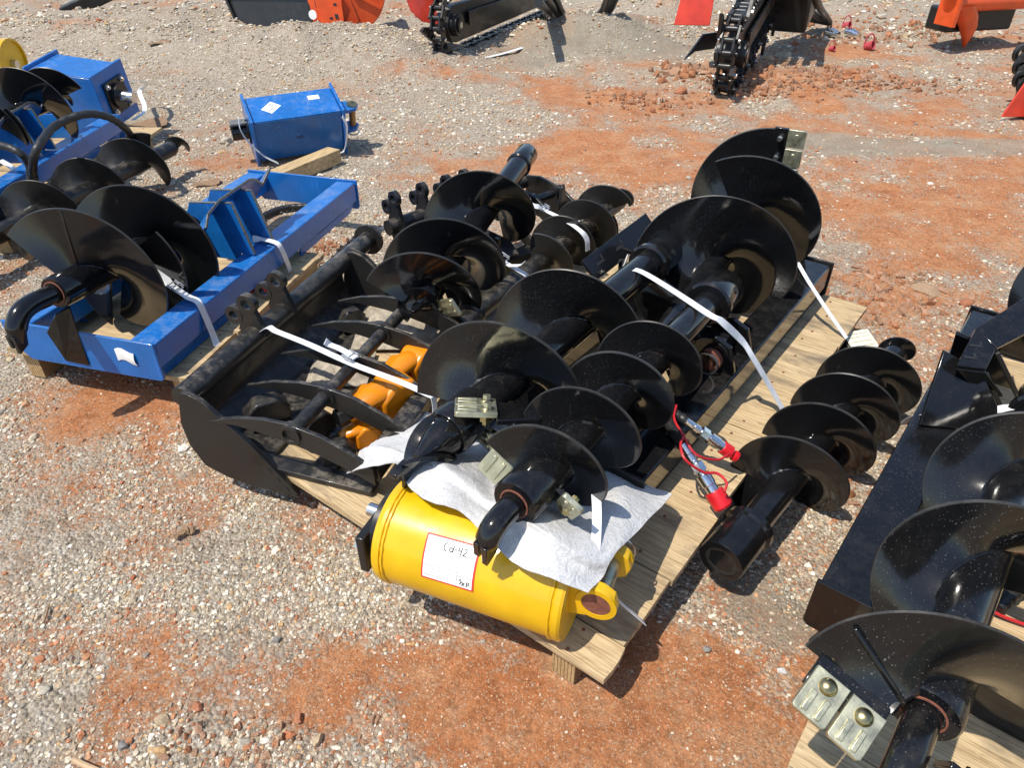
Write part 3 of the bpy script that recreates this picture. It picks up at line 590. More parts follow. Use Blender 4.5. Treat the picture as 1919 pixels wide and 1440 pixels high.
quad(T, 'hitch_plate', [(1827, 618, .462), (1867, 655, .442), (1945, 615, .46), (1935, 550, .50)], M['black_spot'])
quad(T, 'hitch_lip', [(1792, 689, .42), (1847, 696, .415), (1880, 742, .34), (1832, 738, .33)], M['black'])
quad(T, 'rib', [(1768, 656, .43), (1722, 797, .272), (1890, 812, .262), (1840, 700, .40)], M['black_spot'])
quad(T, 'rib', [(1792, 623, .45), (1772, 690, .30), (1905, 730, .28), (1860, 650, .43)], M['black'])
for (pa, pb) in [((1848, 700, .40), (1893, 800, .25)), ((1868, 660, .43), (1912, 752, .27))]:
    p_, q_ = U(*pa), U(*pb); mb = MB(); mb.bar(p_, q_, .014, .012); T.part('rib_edge', mb, M['worn'], bevel=.002)

# pivot hitch with pins on the pallet frame
H0 = U(1350, 655, .30); ha = nrm(V3(.80, -.60, 0)); hb = V3(.6, .8, 0)
T = Thing('pivot_hitch', 'black pivot hitch with bronze pin resting across the pallet frame rail', 'hitch', H0*V3(1, 1, 0)+V3(0, 0, .27))
for k, du in enumerate((-.055, .075)):
    mb = MB(); c = H0+hb*du
    mb.prism([(-.07, -.14), (.05, -.16), (.075, -.02), (.05, .055), (0, .075), (-.055, .05), (-.075, 0)], c, ha, ZUP, hb, .016); T.part('cheek_plate', mb, M['black_spot'], bevel=.003)
mb = MB(); mb.cyl(H0-hb*.10-ha*.01, H0+hb*.12-ha*.01, .030); T.part('cross_tube', mb, M['black'])
mb = MB(); mb.cyl(H0-hb*.082, H0-hb*.062, .036); mb.cyl(H0-hb*.10, H0-hb*.08, .020); T.part('pin', mb, M['rust'])
mb = MB(); mb.ring(H0-hb*.096, hb, .036, .031, .006); T.part('pin_clip', mb, M['wire'])
mb = MB(); p_ = H0-ha*.16+ZUP*.02; mb.cyl(p_, H0+ha*.02+ZUP*.02, .036); mb.cyl(p_-hb*.02, p_+hb*.06, .04); T.part('link_tube', mb, M['black'])

# ------------------------------------------------------------------ earth augers
def frame_of(tip, top):
    tip = np.asarray(tip, float); top = np.asarray(top, float); a = nrm(top-tip); u = nrm(ZUP-a*a[2]); return a, u, np.cross(a, u), np.linalg.norm(top-tip)
def proj(p):
    z = p[2]-CAM_H; f = p[1]*math.cos(PITCH)-z*math.sin(PITCH); u = p[1]*math.sin(PITCH)+z*math.cos(PITCH); return 960+FPX*p[0]/f, 720-FPX*u/f
def crest(tip, top, R, px, py):
    a, u, r, L = frame_of(tip, top); best = None
    for s in np.linspace(-.1, L+.1, 300):
        x, y = proj(np.asarray(tip)+a*s+u*R); d = (x-px)**2+(y-py)**2
        if best is None or d < best[0]: best = (d, s)
    return best[1]
def helicoid(tip, a, u, r, sc, pitch, t0, t1, R, ri, th=.007, taper=0):
    n = max(8, int(abs(t1-t0)/7)); tt = np.radians(np.linspace(t0, t1, n+1)); rr = np.linspace(ri, R, 5); g = np.zeros((n+1, 5, 3))
    for i, q in enumerate(tt):
        s = sc+pitch*q/(2*math.pi); d = math.cos(q)*u+math.sin(q)*r; k = 1.0
        if taper: k = 1-taper*(i/n)
        for j, x in enumerate(rr): g[i, j] = tip+a*s+d*(x if j == 0 else ri+(x-ri)*k)
    mb = MB(); mb.sheet(g, th); return mb
def tooth(T, parent, C, rho, f, n, wid, lng, mat=None):
    """flat cutting tooth: centre C, rho across, f forward, n face normal; raised ribs, bolt through it"""
    mb = MB(); mb.prism([(-wid/2, -lng/2), (wid/2, -lng/2), (wid/2, lng/2*.9), (wid*.42, lng/2), (-wid*.42, lng/2), (-wid/2, lng/2*.9)], C, rho, f, n, .012)
    for k in (-1, 1): mb.obox(C+rho*k*wid*.2+f*lng*.2+n*.0075, rho, f, n, wid*.16, lng*.46, .006)
    o = T.part('cutting_tooth', mb, M['zinc'], parent, bevel=.0015)
    b = C-f*lng*.25
    mb = MB(); mb.lathe(b+n*.0055, n, [(0, .0145), (.003, .014), (.007, .010), (.009, .004), (.0095, .001)], 20); mb.cyl(b-n*.012, b-n*.03, .009, 6); mb.cyl(b-n*.006, b-n*.022, .015, 6); T.part('tooth_bolt', mb, M['brassy'], parent)
def auger(label, tip, top, rs, flights, base_z, mat='black', collar=True, tipkind='hook', hub=None, teeth=(), group='earth augers', rc=None, bend=None, collar_dir=None, edge=True, th=.007, tipmat=None, clen=.13, hooklen=.16):
    tip = np.asarray(tip, float); top = np.asarray(top, float); a, u, r, L = frame_of(tip, top); mt = M[mat]
    T = Thing('earth_auger', label, 'auger', V3(*((tip+top)/2)[:2], base_z), group)
    mb = MB(); mb.cyl(tip, top, rs, 28); sh = T.part('shaft', mb, mt)
    for (sc, pitch, t0, t1, R) in flights:
        T.part('flight', helicoid(tip, a, u, r, sc, pitch, t0, t1, R, rs*.9, th), mt, ang=50)
        n = max(8, int(abs(t1-t0)/6)); q = np.radians(np.linspace(t0, t1, n+1)); mb = MB(); mb.sweep([tip+a*(sc+pitch*x/(2*math.pi))+(math.cos(x)*u+math.sin(x)*r)*(R-.0008) for x in q], .0038, 6); T.part('worn_edge', mb, M['worn'], T.e.children[-1] if False else None)
        n = max(8, int(abs(t1-t0)/9)); q = np.radians(np.linspace(t0, t1, n+1))      # weld bead where the flight meets the shaft
        pts = [tip+a*(sc+pitch*x/(2*math.pi))+(math.cos(x)*u+math.sin(x)*r)*rs*1.0 for x in q]; mb = MB(); mb.sweep(pts, .0065+.0012*np.sin(np.arange(n+1)*2.3), 6); T.part('weld', mb, mt, sh)
    if collar:
        rc = rc or rs*1.45; c0 = top-a*clen
        mb = MB(); mb.lathe_open(c0, a, [(0, rs*.98), (.0, rc*1.0), (.006, rc*1.12), (.022, rc*1.12), (.028, rc), (clen, rc), (clen+.003, rc*.97), (clen+.003, rc*.74), (clen-.07, rc*.70), (clen-.07, .001)], 32)
        col = T.part('collar', mb, mt)
        hx = np.arange(6)*math.pi/3; mb = MB(); ro = rc*.735; 
        # hexagonal socket inside the collar mouth
        out = [top+a*.001+(math.cos(x)*u+math.sin(x)*r)*ro for x in np.arange(24)*2*math.pi/24]; ii = []
        for x in np.arange(24)*2*math.pi/24:
            k = (x % (math.pi/3))-math.pi/6; rad = rc*.55/math.cos(k)*.98; ii.append(top+a*.001+(math.cos(x)*u+math.sin(x)*r)*rad)
        dd = [q-a*.06 for q in ii]
        mb.add(out+ii+dd, [(j, (j+1) % 24, 24+(j+1) % 24, 24+j) for j in range(24)]+[(24+j, 24+(j+1) % 24, 48+(j+1) % 24, 48+j) for j in range(24)]); T.part('socket', mb, M['black_dusty'], col, ang=25)
        for sg in (1, -1):
            d = nrm(u*.5+r*.85)*sg; mb = MB(); mb.cyl(top-a*clen*.42+d*(rc-.004), top-a*clen*.42+d*(rc+.0012), .011, 16); T.part('pin_hole', mb, M['ink'], col)
    if hub:
        mb = MB(); mb.lathe(tip-a*hub[0], a, [(0, hub[1]*.93), (.006, hub[1]), (hub[0]+.10, hub[1]), (hub[0]+.105, hub[1]*.96)], 28); T.part('hub', mb, mt)
        mb = MB(); mb.ring(tip-a*(hub[0]+.001), a, rs*.79, rs*.72, .003); T.part('rusty_rim', mb, M['rust'])
        s0 = hub[0]
    else: s0 = 0
    bd = bend if bend is not None else -u
    p0 = tip-a*(s0-.01)
    if tipkind == 'hook':
        k = hooklen; pts = catmull([p0+a*.03, p0-a*k*.25, p0-a*k*.68, p0-a*k*.95+bd*k*.10, p0-a*k*1.12+bd*k*.34, p0-a*k*1.16+bd*k*.62], 7); n = len(pts); x = np.linspace(0, 1, n)
        rad = rs*(.63-.02*x-.22*np.clip(x-.80, 0, 1)/.20); mb = MB(); mb.sweep(pts, rad, 20); tp = T.part('pilot_tip', mb, tipmat or mt)
        e = pts[-1]; sd_ = nrm(np.cross(bd, a))
        for sg in (-1, 1):
            mb = MB(); mb.prism([(-.024, -.03), (.022, -.03), (.014, .012), (-.020, .030 if sg > 0 else .016)], e+sd_*sg*.010+bd*.002, a, bd, sd_, .014); T.part('pilot_claw', mb, tipmat or mt, tp, bevel=.002)
    elif tipkind == 'fishtail':
        k = hooklen; mb = MB(); mb.lathe(p0-a*k*.75, a, [(0, rs*.22), (k*.25, rs*.55), (k*.5, rs*.88), (k*.62, rs*.98), (k*.8, rs*.98)], 24); tp = T.part('pilot_tip', mb, mt)
        g = np.zeros((16, 5, 3))
        for i in range(16):
            q = i/15; an = math.radians(-30-150*q); d_ = math.cos(an)*u+math.sin(an)*r; w_ = rs*(1.28-.25*q)
            for j in range(5): g[i, j] = p0-a*k*(.12+.95*q)+d_*w_*(j/2-1)*.98+(-u*.03*q*q)
        mb = MB(); mb.sheet(g, .010); T.part('pilot_blade', mb, mt, tp, ang=60)
        for sg in (-1, 1):
            d_ = math.cos(math.radians(-180))*u+math.sin(math.radians(-180))*r; mb = MB(); mb.prism([(-.014, -.02), (.014, -.02), (.010, .03), (-.010, .03)], p0-a*k*1.07+d_*rs*.75*sg-u*.03, r, -a, u, .014); T.part('pilot_claw', mb, mt, tp, bevel=.002)
    elif tipkind == 'spiral':
        k = hooklen; mb = MB(); mb.lathe(p0-a*k*.6, a, [(0, rs*.30), (k*.3, rs*.85), (k*.45, rs*1.0), (k*.62, rs*1.0)], 20); tp = T.part('pilot_tip', mb, tipmat or mt)
        mb = helicoid(p0, a, u, r, -k*.5, k*1.1, -150, 120, rs*1.35, rs*.3, .008); T.part('pilot_spiral', mb, tipmat or mt, tp)
        mb = MB(); mb.prism([(-.018, 0), (.018, 0), (.006, .045), (-.006, .045)], p0-a*k*.55, r, -a, u, .012); T.part('pilot_claw', mb, tipmat or mt, tp, bevel=.002)
    for (deg, s_, rad, wid, lng, tilt, cnt) in teeth:
        d = math.cos(math.radians(deg))*u+math.sin(math.radians(deg))*r; tn = -math.sin(math.radians(deg))*u+math.cos(math.radians(deg))*r
        f = nrm(-a*math.cos(tilt)-tn*math.sin(tilt)); nn = nrm(np.cross(d, f))
        mb = MB(); c = tip+a*s_; mb.obox(c+d*(rs+(rad+cnt*wid-rs)/2)-nn*.012, d, f, nn, rad+cnt*wid-rs, lng*.75, .012); ho = T.part('tooth_holder', mb, mt, bevel=.002)
        for q in range(cnt): tooth(T, ho, c+d*(rad+wid*(q+.5))+f*lng*.42+nn*.0*1, d*1.0, f, nn, wid*.92, lng)
    return T
def deg_pitch(tip, top, R, c1, c2, turns=1.0): s1 = crest(tip, top, R, *c1); s2 = crest(tip, top, R, *c2); return s1, (s2-s1)/turns

# A: wide auger on the middle of the pallet
t_, p_ = U(846, 806, .43), U(1247, 470, .43); sA, pA = deg_pitch(t_, p_, .195, (950, 627), (1078, 517))
auger('wide black auger with twin zinc teeth, its spiral tip above the foam', t_, p_, .049, [(sA, pA, -100, 360+160, .195)], .13, 'black_spot', tipkind='fishtail', hub=(.02, .059), teeth=[(172, sA-pA*.32, .03, .06, .07, 1.2, 1)], rc=.063, hooklen=.15, clen=.14)
TT = Thing.__new__(Thing); TT.e = [o for o in bpy.data.objects if o.get('label', '').startswith('wide black auger with twin')][0]; TT.base = np.array(TT.e.location)
tc_ = U(892, 764, .505); tf, tr_ = nrm(V3(-1, -.08, .10)), nrm(V3(-.06, .93, -.36)); tn_ = nrm(np.cross(tr_, tf)); tn_ = tn_ if tn_[2] > 0 else -tn_
mb = MB(); mb.prism([(-.075, .0), (.075, .0), (.06, -.07), (-.05, -.10)], tc_-tf*.045-tn_*.012, tr_, tf, tn_, .012); ho = TT.part('tooth_holder', mb, M['black'], bevel=.002)
mb = MB(); mb.bar(tc_-tf*.10-tn_*.016, (t_+nrm(p_-t_)*.10), .05, .012); TT.part('tooth_arm', mb, M['black'], ho, bevel=.002)
for k in (-1, 1): tooth(TT, ho, tc_+tr_*.031*k, tr_, tf, tn_, .056, .095)
for k in (-1, 1): mb = MB(); b_ = tc_+tr_*.031*k-tf*.025+tn_*.006; mb.cyl(b_, b_+tn_*.016, .010, 6); TT.part('tooth_nut', mb, M['zinc'], ho)
# B: narrow auger in front, its hook over the yellow drum
t_, p_ = U(990, 918, .47), U(1357, 540, .43); sB, pB = deg_pitch(t_, p_, .128, (1108, 742), (1226, 602), 2)
auger('narrow black auger whose hooked tip hangs over the yellow drum label', t_, p_, .042, [(sB, pB, -130, 720+150, .128), (crest(t_, p_, .128, 1042, 826), pB*1.1, -62, 175, .128)], .13, 'black_spot', tipkind='hook', hub=(.05, .053), teeth=[(-62, .055, .052, .066, .10, 1.15, 1), (118, .03, .055, .055, .085, 1.15, 1)], rc=.063, clen=.14, hooklen=.088, bend=nrm(V3(-.05, .15, -1)))
# C: big auger, tip away from the camera
t_ = U(1462, 318, .42); m_ = U(1270, 598, .36); p_ = t_+nrm(m_-t_)*1.75; pc = .30
sC = crest(t_, p_, .27, 1454, 240); s2 = crest(t_, p_, .27, 1425, 301); s3 = crest(t_, p_, .265, 1358, 364)
auger('biggest black auger with wide flights hanging past the pallet end', t_, p_, .044, [(sC, (s2-sC)/1.0, 0, 360+28, .27), (s3, (s3-s2)*.95, -215, 170, .26)], .13, 'black_spot', collar=False, tipkind='spiral', teeth=[], rc=.056)
TC = [o for o in bpy.data.objects if o.get('label', '').startswith('biggest black')][0]
ca, cu_, cr, _ = frame_of(t_, p_)
mb = MB(); cb_ = t_+ca*(sC-.004); dt = cu_
class _T: pass
TT = Thing.__new__(Thing); TT.e = TC; TT.base = np.array(TC.location)
mb.obox(cb_+dt*.165+(-cr)*.022, dt, -cr, ca, .22, .055, .016); hold = TT.part('tooth_holder', mb, M['black'], bevel=.002)
for k in range(3):
    cc = cb_+dt*(.09+.075*k)+(-cr)*.078+ca*.002; mb = MB(); mb.obox(cc, dt, -cr, ca, .068, .075, .011)
    mb.obox(cc+ca*.007-cr*.004, dt, -cr, ca, .036, .012, .004); TT.part('cutting_tooth', mb, M['zinc'], hold, bevel=.0015)
    if k: mb = MB(); mb.cyl(cc+cr*.054+ca*.004, cc+cr*.054+ca*.024, .012, 6); mb.cyl(cc+cr*.054+ca*.02, cc+cr*.054+ca*.034, .008, 12); TT.part('tooth_bolt', mb, M['bolt'], hold)
# D: auger lying in the bucket
t_, p_ = U(795, 556, .36), U(988, 288, .47); sD, pD = deg_pitch(t_, p_, .19, (816, 405), (890, 317))
auger('black auger laid over the skeleton bucket, bare shaft sticking out behind', t_, p_, .046, [(sD, pD, -120, 360+170, .19), (crest(t_, p_, .18, 758, 454), pD*.9, -62, 165, .175)], .25, 'black', tipkind='spiral', hub=(.02, .05), teeth=[(150, .02, .03, .07, .12, 1.2, 1)], rc=.048, hooklen=.07)
# E: slim auger, tip away
t_, p_ = U(1160, 378, .29), U(858, 612, .25); sE, pE = deg_pitch(t_, p_, .122, (1131, 343), (1047, 425), 2.3)
auger('slim dusty black auger strapped down in the middle of the pallet', t_, p_, .036, [(sE-.01, pE, -60, 900+190, .122), (sE-.03, pE, 140, 300, .12)], .13, 'black_dusty', tipkind='spiral', rc=.045, hooklen=.08, clen=.10)
# F: loose auger on the ground
t_, p_ = U(1672, 668, .145), U(1352, 1052, .125); sF, pF = deg_pitch(t_, p_, .15, (1643, 645), (1503, 824), 3)
auger('black auger lying loose on the ground between the pallets, open socket end', t_, p_, .041, [(sF, pF, -150, 1080+160, .146), (sF-.02, pF, 40, 200, .142)], .0, 'black', tipkind='spiral', rc=.058, hooklen=.10, clen=.15)
# G: water spotted auger, right hand pallet
t_, p_ = U(1738, 1322, .42), U(1738, 1322, .42)+nrm(U(1852, 1030, .40)-U(1738, 1322, .42))*1.15
sG, pG = deg_pitch(t_, p_, .18, (1752, 1150), (1850, 910))
auger('water spotted black auger with square zinc teeth on the right hand pallet', t_, p_, .044, [(sG, pG, -75, 95, .19), (sG+pG*.99, pG, -140, 360+200, .163)], .13, 'black_rain', tipkind='hook', hub=(.02, .055), teeth=[(-74, sG-pG*.28, .042, .062, .078, .45, 2), (106, sG-pG*.28, .045, .062, .078, 1.1, 2)], hooklen=.13, bend=nrm(V3(-.2, -.3, -.9)))
TT = Thing.__new__(Thing); TT.e = [o for o in bpy.data.objects if o.get('label', '').startswith('water spotted black auger with')][0]; TT.base = np.array(TT.e.location); ga, gu, gr, _ = frame_of(t_, p_)
q = math.radians(-48); d_ = math.cos(q)*gu+math.sin(q)*gr; s_ = sG+pG*q/(2*math.pi); mb = MB(); mb.bar(t_+ga*(s_-.010)+d_*.04, t_+ga*(s_-.010)+d_*.180, .009, .008, ga); TT.part('stiffener', mb, M['black'], bevel=.003)
# H: auger on the near blue frame
t_ = U(112, 545, .42); p_ = t_+nrm(U(292, 459, .38)-t_)*.84
auger('wide black auger with a bent pilot hook lying in the blue frame', t_, p_, .048, [(crest(t_, p_, .235, 128, 433), .34, -52, 200, .235), (crest(t_, p_, .235, 240, 357)-.17, .34, 55, 330, .23), (crest(t_, p_, .235, 240, 357), .34, -165, 230, .235)], .13, 'black', tipkind='hook', hub=(.02, .052), collar=False, hooklen=.15, bend=nrm(V3(-.1, .0, -1)))
HT = [o for o in bpy.data.objects if o.get('label', '').startswith('wide black auger with a bent')][0]; TT = Thing.__new__(Thing); TT.e = HT; TT.base = np.array(HT.location)
ha_, hu_, hr_, _ = frame_of(t_, p_); s_ = crest(t_, p_, .235, 128, 433)
mb = MB(); mb.obox(t_+ha_*(s_+.0)+hu_*.135, hu_, hr_, ha_, .20, .012, .012); TT.part('stiffener', mb, M['black'], bevel=.002)
q = [U(*x) for x in [(104, 590, .375), (131, 574, .37), (168, 684, .150), (124, 675, .152), (88, 622, .27)]]; nn = nrm(np.cross(q[2]-q[0], q[3]-q[1])); mb = MB(); k = len(q)
mb.add([x-nn*.005 for x in q]+[x+nn*.005 for x in q], [tuple(range(k-1, -1, -1)), tuple(range(k, 2*k))]+[(i_, (i_+1) % k, k+(i_+1) % k, k+i_) for i_ in range(k)]); TT.part('tooth_holder', mb, M['black'], bevel=.002)
# I: long auger on the ground behind the blue frame
t_, p_ = U(318, 280, .16), U(-95, 485, .16); sI, pI = deg_pitch(t_, p_, .16, (228, 256), (52, 339), 2)
auger('black auger lying on the gravel between the two blue frames', t_, p_, .042, [(sI, pI, -150, 720+300, .16), (crest(t_, p_, .15, 254, 229), pI, -20, 95, .15)], .0, 'black_bit', tipkind='spiral', hooklen=.14)
# J: auger on the far blue frame
t_, p_ = U(95, 190, .44), U(-260, 330, .40); sJ = crest(t_, p_, .22, 10, 112)
auger('black auger resting across the far blue frame at the yard edge', t_, p_, .045, [(sJ, .32, -150, 300, .22), (sJ-.2, .3, -70, 110, .17), (sJ+.33, .32, -120, 200, .2)], .13, 'black', tipkind='spiral', hooklen=.12)
# K: auger at the right border
t_, p_ = U(2045, 575, .38), U(2230, 340, .38)
auger('black auger at the far end of the right hand pallet', t_, p_, .045, [(.10, .34, -140, 500, .22)], .13, 'black', tipkind='spiral')

# ------------------------------------------------------------------ skeleton bucket with grapple tines
N0 = U(355, 735, .32); N1 = U(690, 450, .32); ba = nrm(N1-N0); br = V3(ba[1], -ba[0], 0); BL = np.linalg.norm(N1-N0)
BK = lambda s, t, z: V3(N0[0], N0[1], 0)+ba*s+br*t+ZUP*z
T = Thing('skeleton_bucket', 'black dusty skeleton bucket with curved tines and pin ears on plywood pallet', 'bucket', BK(.5, .25, .13))
D = M['black_dusty']
mb = MB(); mb.cyl(BK(-.03, 0, .32), BK(BL, 0, .32), .034, 28); T.part('torque_tube', mb, D)
mb = MB(); mb.cyl(BK(BL, 0, .32), BK(BL+.012, 0, .32), .06, 28); T.part('tube_flange', mb, D)
side = [(.010, .338), (.022, .358), (.045, .362), (.085, .348), (.207, .235), (.33, .085), (.325, .064), (.18, .061), (.094, .073), (.025, .098), (-.007, .167), (-.012, .244)]
for s0 in (-.045, .86):
    mb = MB(); mb.prism(side if s0 < 0 else [(x, max(y, .134)) for x, y in side], BK(s0, 0, 0), br, ZUP, ba, .012); sp = T.part('side_plate', mb, M['black_bit'] if s0 < 0 else D, bevel=.002)
    sg = -1 if s0 < 0 else 1
    mb = MB(); mb.prism([(.012, .340), (.024, .362), (.048, .366), (.088, .352), (.210, .239), (.332, .088), (.325, .070), (.29, .092), (.19, .20), (.06, .30), (.012, .32)], BK(s0+sg*.0095, 0, 0), br, ZUP, ba, .007); T.part('wear_strip', mb, M['black_bit'], sp, bevel=.001)
    for k in range(3):
        c = BK(s0+sg*.0135, .255+.022*k, .150-.028*k); mb = MB(); mb.cyl(c, c+ba*sg*.001, .008, 12); T.part('bolt_hole', mb, M['ink'], sp)
prof = [(.0, .32-.03), (-.015, .29), (-.02, .245), (-.004, .192), (.045, .152), (.10, .139), (.22, .138)]
cp = catmull([V3(x, y, 0) for x, y in prof], 4); g = np.array([[BK(s, q[0]+.006, q[1]+.004) for s in np.linspace(-.035, .85, 8)] for q in cp]); mb = MB(); mb.sheet(g, .008); T.part('shell', mb, D)
for k in range(5):
    s = -.02+.17*k; mb = MB(); mb.bar(BK(s, .18, .145), BK(s, .56, .145), .05, .016); T.part('floor_bar', mb, D, bevel=.002)
mb = MB(); mb.bar(BK(-.045, .39, .143), BK(.86, .39, .143), .07, .018); T.part('cutting_edge', mb, D, bevel=.003)
for k in range(5):
    s = -.085+.172*k; ds = .03
    top_ = [(.11, .290), (.20, .322), (.29, .340), (.37, .342), (.46, .325), (.54, .290), (.60, .255)]; bot = [(.60, .200), (.53, .230), (.45, .258), (.37, .277), (.29, .289), (.20, .296), (.11, .286)]
    mb = MB(); P_ = [(x+.0, y) for x, y in top_+bot]; mb.prism(P_, BK(s+.03, -.01, 0), br, ZUP, ba, .012); ti = T.part('tine', mb, D, bevel=.0015)
    mb = MB(); mb.ring(BK(s+.03, .36, .312), ba, .030, .0205, .026); T.part('boss', mb, D, ti)
mb = MB(); mb.cyl(BK(-.045, .36, .312), BK(.70, .36, .312), .0205, 24); T.part('tine_tube', mb, D)
for k in range(4):
    s = -.055+.172*k; mb = MB(); mb.bar(BK(s+.01, .565, .222), BK(s+.162, .565, .222), .06, .045); T.part('spacer_beam', mb, D, bevel=.005)
def ear(T, C, ax, fwd, h, mat, two=True):
    mb = MB(); mb.ring(C+ZUP*h, ax, .032, .0175, .022, 24); mb.prism([(-.045, -.01), (.05, -.01), (.022, h-.02), (-.028, h-.02)], C, fwd, ZUP, ax, .018); o = T.part('pin_ear', mb, mat, ang=45)
    if two:
        mb = MB(); c2 = C+fwd*-.055+ZUP*(h*.52); mb.ring(c2, ax, .030, .016, .022, 24); mb.prism([(-.05, -.0), (.02, -.01), (.03, h*.55), (-.03, h*.40)], C, fwd, ZUP, ax, .0172); T.part('pin_boss', mb, mat, o)
for s in (.315, .47): ear(T, BK(s, -.005, .335), ba, br, .095, D)
# rubble of dirt thrown inside the bucket
def heap(px, py, z, rx, ry, h, col, label, name='dirt_heap'):
    c = U(px, py, z); g = np.zeros((22, 22, 3))
    for i in range(22):
        for j in range(22):
            x, y = (i/10.5-1), (j/10.5-1); d = math.hypot(x, y); hh = max(0, 1-d*d)*h
            g[i, j] = c+V3(x*rx, y*ry, hh*(0.6+.8*float(fbm(np.array([x*2+px]), np.array([y*2]), 4, 2)[0]))+ (-.002 if d >= .98 else 0)+.008*random.random()*(d < .95))
    mb = MB(); mb.sheet(g, .004); o = single(name, mb, M['dirt'], label, 'dirt', c); o['kind'] = 'stuff'
M['dirt'] = plain('dry_grey_dirt', (.36, .31, .235), .95, 0, .35, 45, .8)
heap(765, 612, .15, .18, .15, .06, None, 'grey dirt spilled inside the skeleton bucket'); heap(915, 595, .15, .17, .14, .06, None, 'grey dirt spilled beside the slim auger'); heap(640, 690, .15, .10, .10, .04, None, 'grey dirt caught behind the tines')
# amber castings in the bucket
def casting(px, py, z, yaw, s, label):
    c = U(px, py, z); T = Thing('amber_casting', label, 'casting', c-ZUP*.06*s, 'amber castings'); d = V3(math.cos(yaw), math.sin(yaw), 0); e = V3(-d[1], d[0], 0)
    pts = catmull([c-d*.10*s, c-d*.05*s+ZUP*.02*s, c+d*.01*s+ZUP*.03*s, c+d*.07*s+ZUP*.01*s, c+d*.11*s-ZUP*.02*s], 6); n = len(pts); x = np.linspace(0, 1, n)
    mb = MB(); mb.sweep(pts, s*(.024+.020*np.sin(x*3.1)), 22, flat=.7); b = T.part('saddle', mb, M['amber']); mb = MB(); mb.prism([(-.03*s, -.07*s), (.10*s, -.07*s), (.12*s, .0), (.09*s, .055*s), (.02*s, .06*s), (-.03*s, .02*s)], c+d*.02*s, d, ZUP, e, .10*s); T.part('block', mb, M['amber'], b, bevel=.014*s, bseg=4)
    mb = MB(); mb.prism([(-.07*s, -.05*s), (.06*s, -.06*s), (.075*s, .02*s), (.0, .065*s), (-.06*s, .04*s)], c-ZUP*.02*s+e*.03*s, d, nrm(ZUP+e*.4), nrm(np.cross(d, nrm(ZUP+e*.4))), .05*s); T.part('lobe', mb, M['amber'], b, bevel=.012*s, bseg=4)
    mb = MB(); mb.cyl(c-d*.13*s+ZUP*.01, c-d*.09*s+ZUP*.01, .028*s, 6); T.part('bolt', mb, M['black_bit'], b, bevel=.002)
casting(705, 755, .235, .75, 1.0, 'amber yellow cast knuckle wedged between the tines'); casting(762, 693, .235, .9, .9, 'amber yellow cast block behind the tine strap'); casting(668, 815, .18, .4, .55, 'small amber casting at the floor of the bucket')
# black machined lumps loose in the bucket
for i, (px, py, z, w_, yw) in enumerate([(500, 770, .20, .11, .5), (590, 800, .19, .10, .9), (635, 850, .18, .08, .2), (660, 600, .19, .08, .7)]):
    c = U(px, py, z); T = Thing('track_link', ['black cast link lying behind the first tine', 'black cast link under the tine tube', 'small black cast link by the front tine', 'dusty round black link deep in the bucket'][i], 'link', c-ZUP*.03, 'cast links in the bucket'); d = V3(math.cos(yw), math.sin(yw), 0); e = V3(-d[1], d[0], 0)
    mb = MB(); mb.prism([(-w_*.6, -.03), (w_*.6, -.03), (w_*.6, .015), (w_*.3, .045), (-w_*.25, .045), (-w_*.6, .01)], c, d, ZUP, e, w_*.5); b = T.part('body', mb, D, bevel=.006)
    mb = MB(); mb.ring(c+e*w_*.28+d*w_*.2, e, .026, .014, .014, 6); T.part('nut', mb, D, b)
# ---- second grapple, further back on the pallet
T = Thing('grapple_head', 'black grapple with round pin ears behind the laid auger', 'grapple', U(900, 470, .13))
F0, F1 = U(735, 425, .30), U(1010, 330, .30); fa = nrm(F1-F0); fr = V3(fa[1], -fa[0], 0); FK = lambda s, t, z: V3(F0[0], F0[1], 0)+fa*s+fr*t+ZUP*z
mb = MB(); mb.cyl(FK(-.02, 0, .30), FK(.78, 0, .30), .032, 24); T.part('torque_tube', mb, D)
for s in (.03, .17, .30, .40): ear(T, FK(s, -.005, .31), fa, fr, .10, M['black_bit'])
for s in (.22, .42, .60, .76):
    mb = MB(); mb.prism([(0, .33), (.10, .35), (.24, .33), (.36, .27), (.44, .20), (.43, .17), (.33, .22), (.22, .27), (.1, .285), (0, .27)], FK(s, 0, 0), fr, ZUP, fa, .014); T.part('tine', mb, M['black_bit'], bevel=.002)
    mb = MB(); mb.cyl(FK(s-.02, .2, .30), FK(s+.03, .2, .30), .03, 18); T.part('boss', mb, M['black_bit'])
mb = MB(); mb.cyl(FK(.2, .2, .30), FK(.78, .2, .30), .018, 18); T.part('tine_tube', mb, M['black_bit'])
mb = MB(); mb.bar(FK(.1, .40, .19), FK(.8, .40, .19), .07, .05); T.part('cutting_edge', mb, M['black_bit'], bevel=.004)
for s in (.02, .8): mb = MB(); mb.prism([(0, .133), (.1, .133), (.38, .133), (.40, .2), (.05, .27), (-.04, .3)], FK(s, 0, 0), fr, ZUP, fa, .012); T.part('side_plate', mb, M['black_bit'], bevel=.002)
mb = MB(); c = U(1052, 372, .33); mb.prism([(-.03, -.16), (.04, -.16), (.045, -.02), (.02, .06), (.0, .05), (-.03, -.04)], c, nrm(V3(.5, .85, 0)), ZUP, nrm(V3(.85, -.5, 0)), .012); T.part('claw', mb, M['black_bit'], bevel=.003)
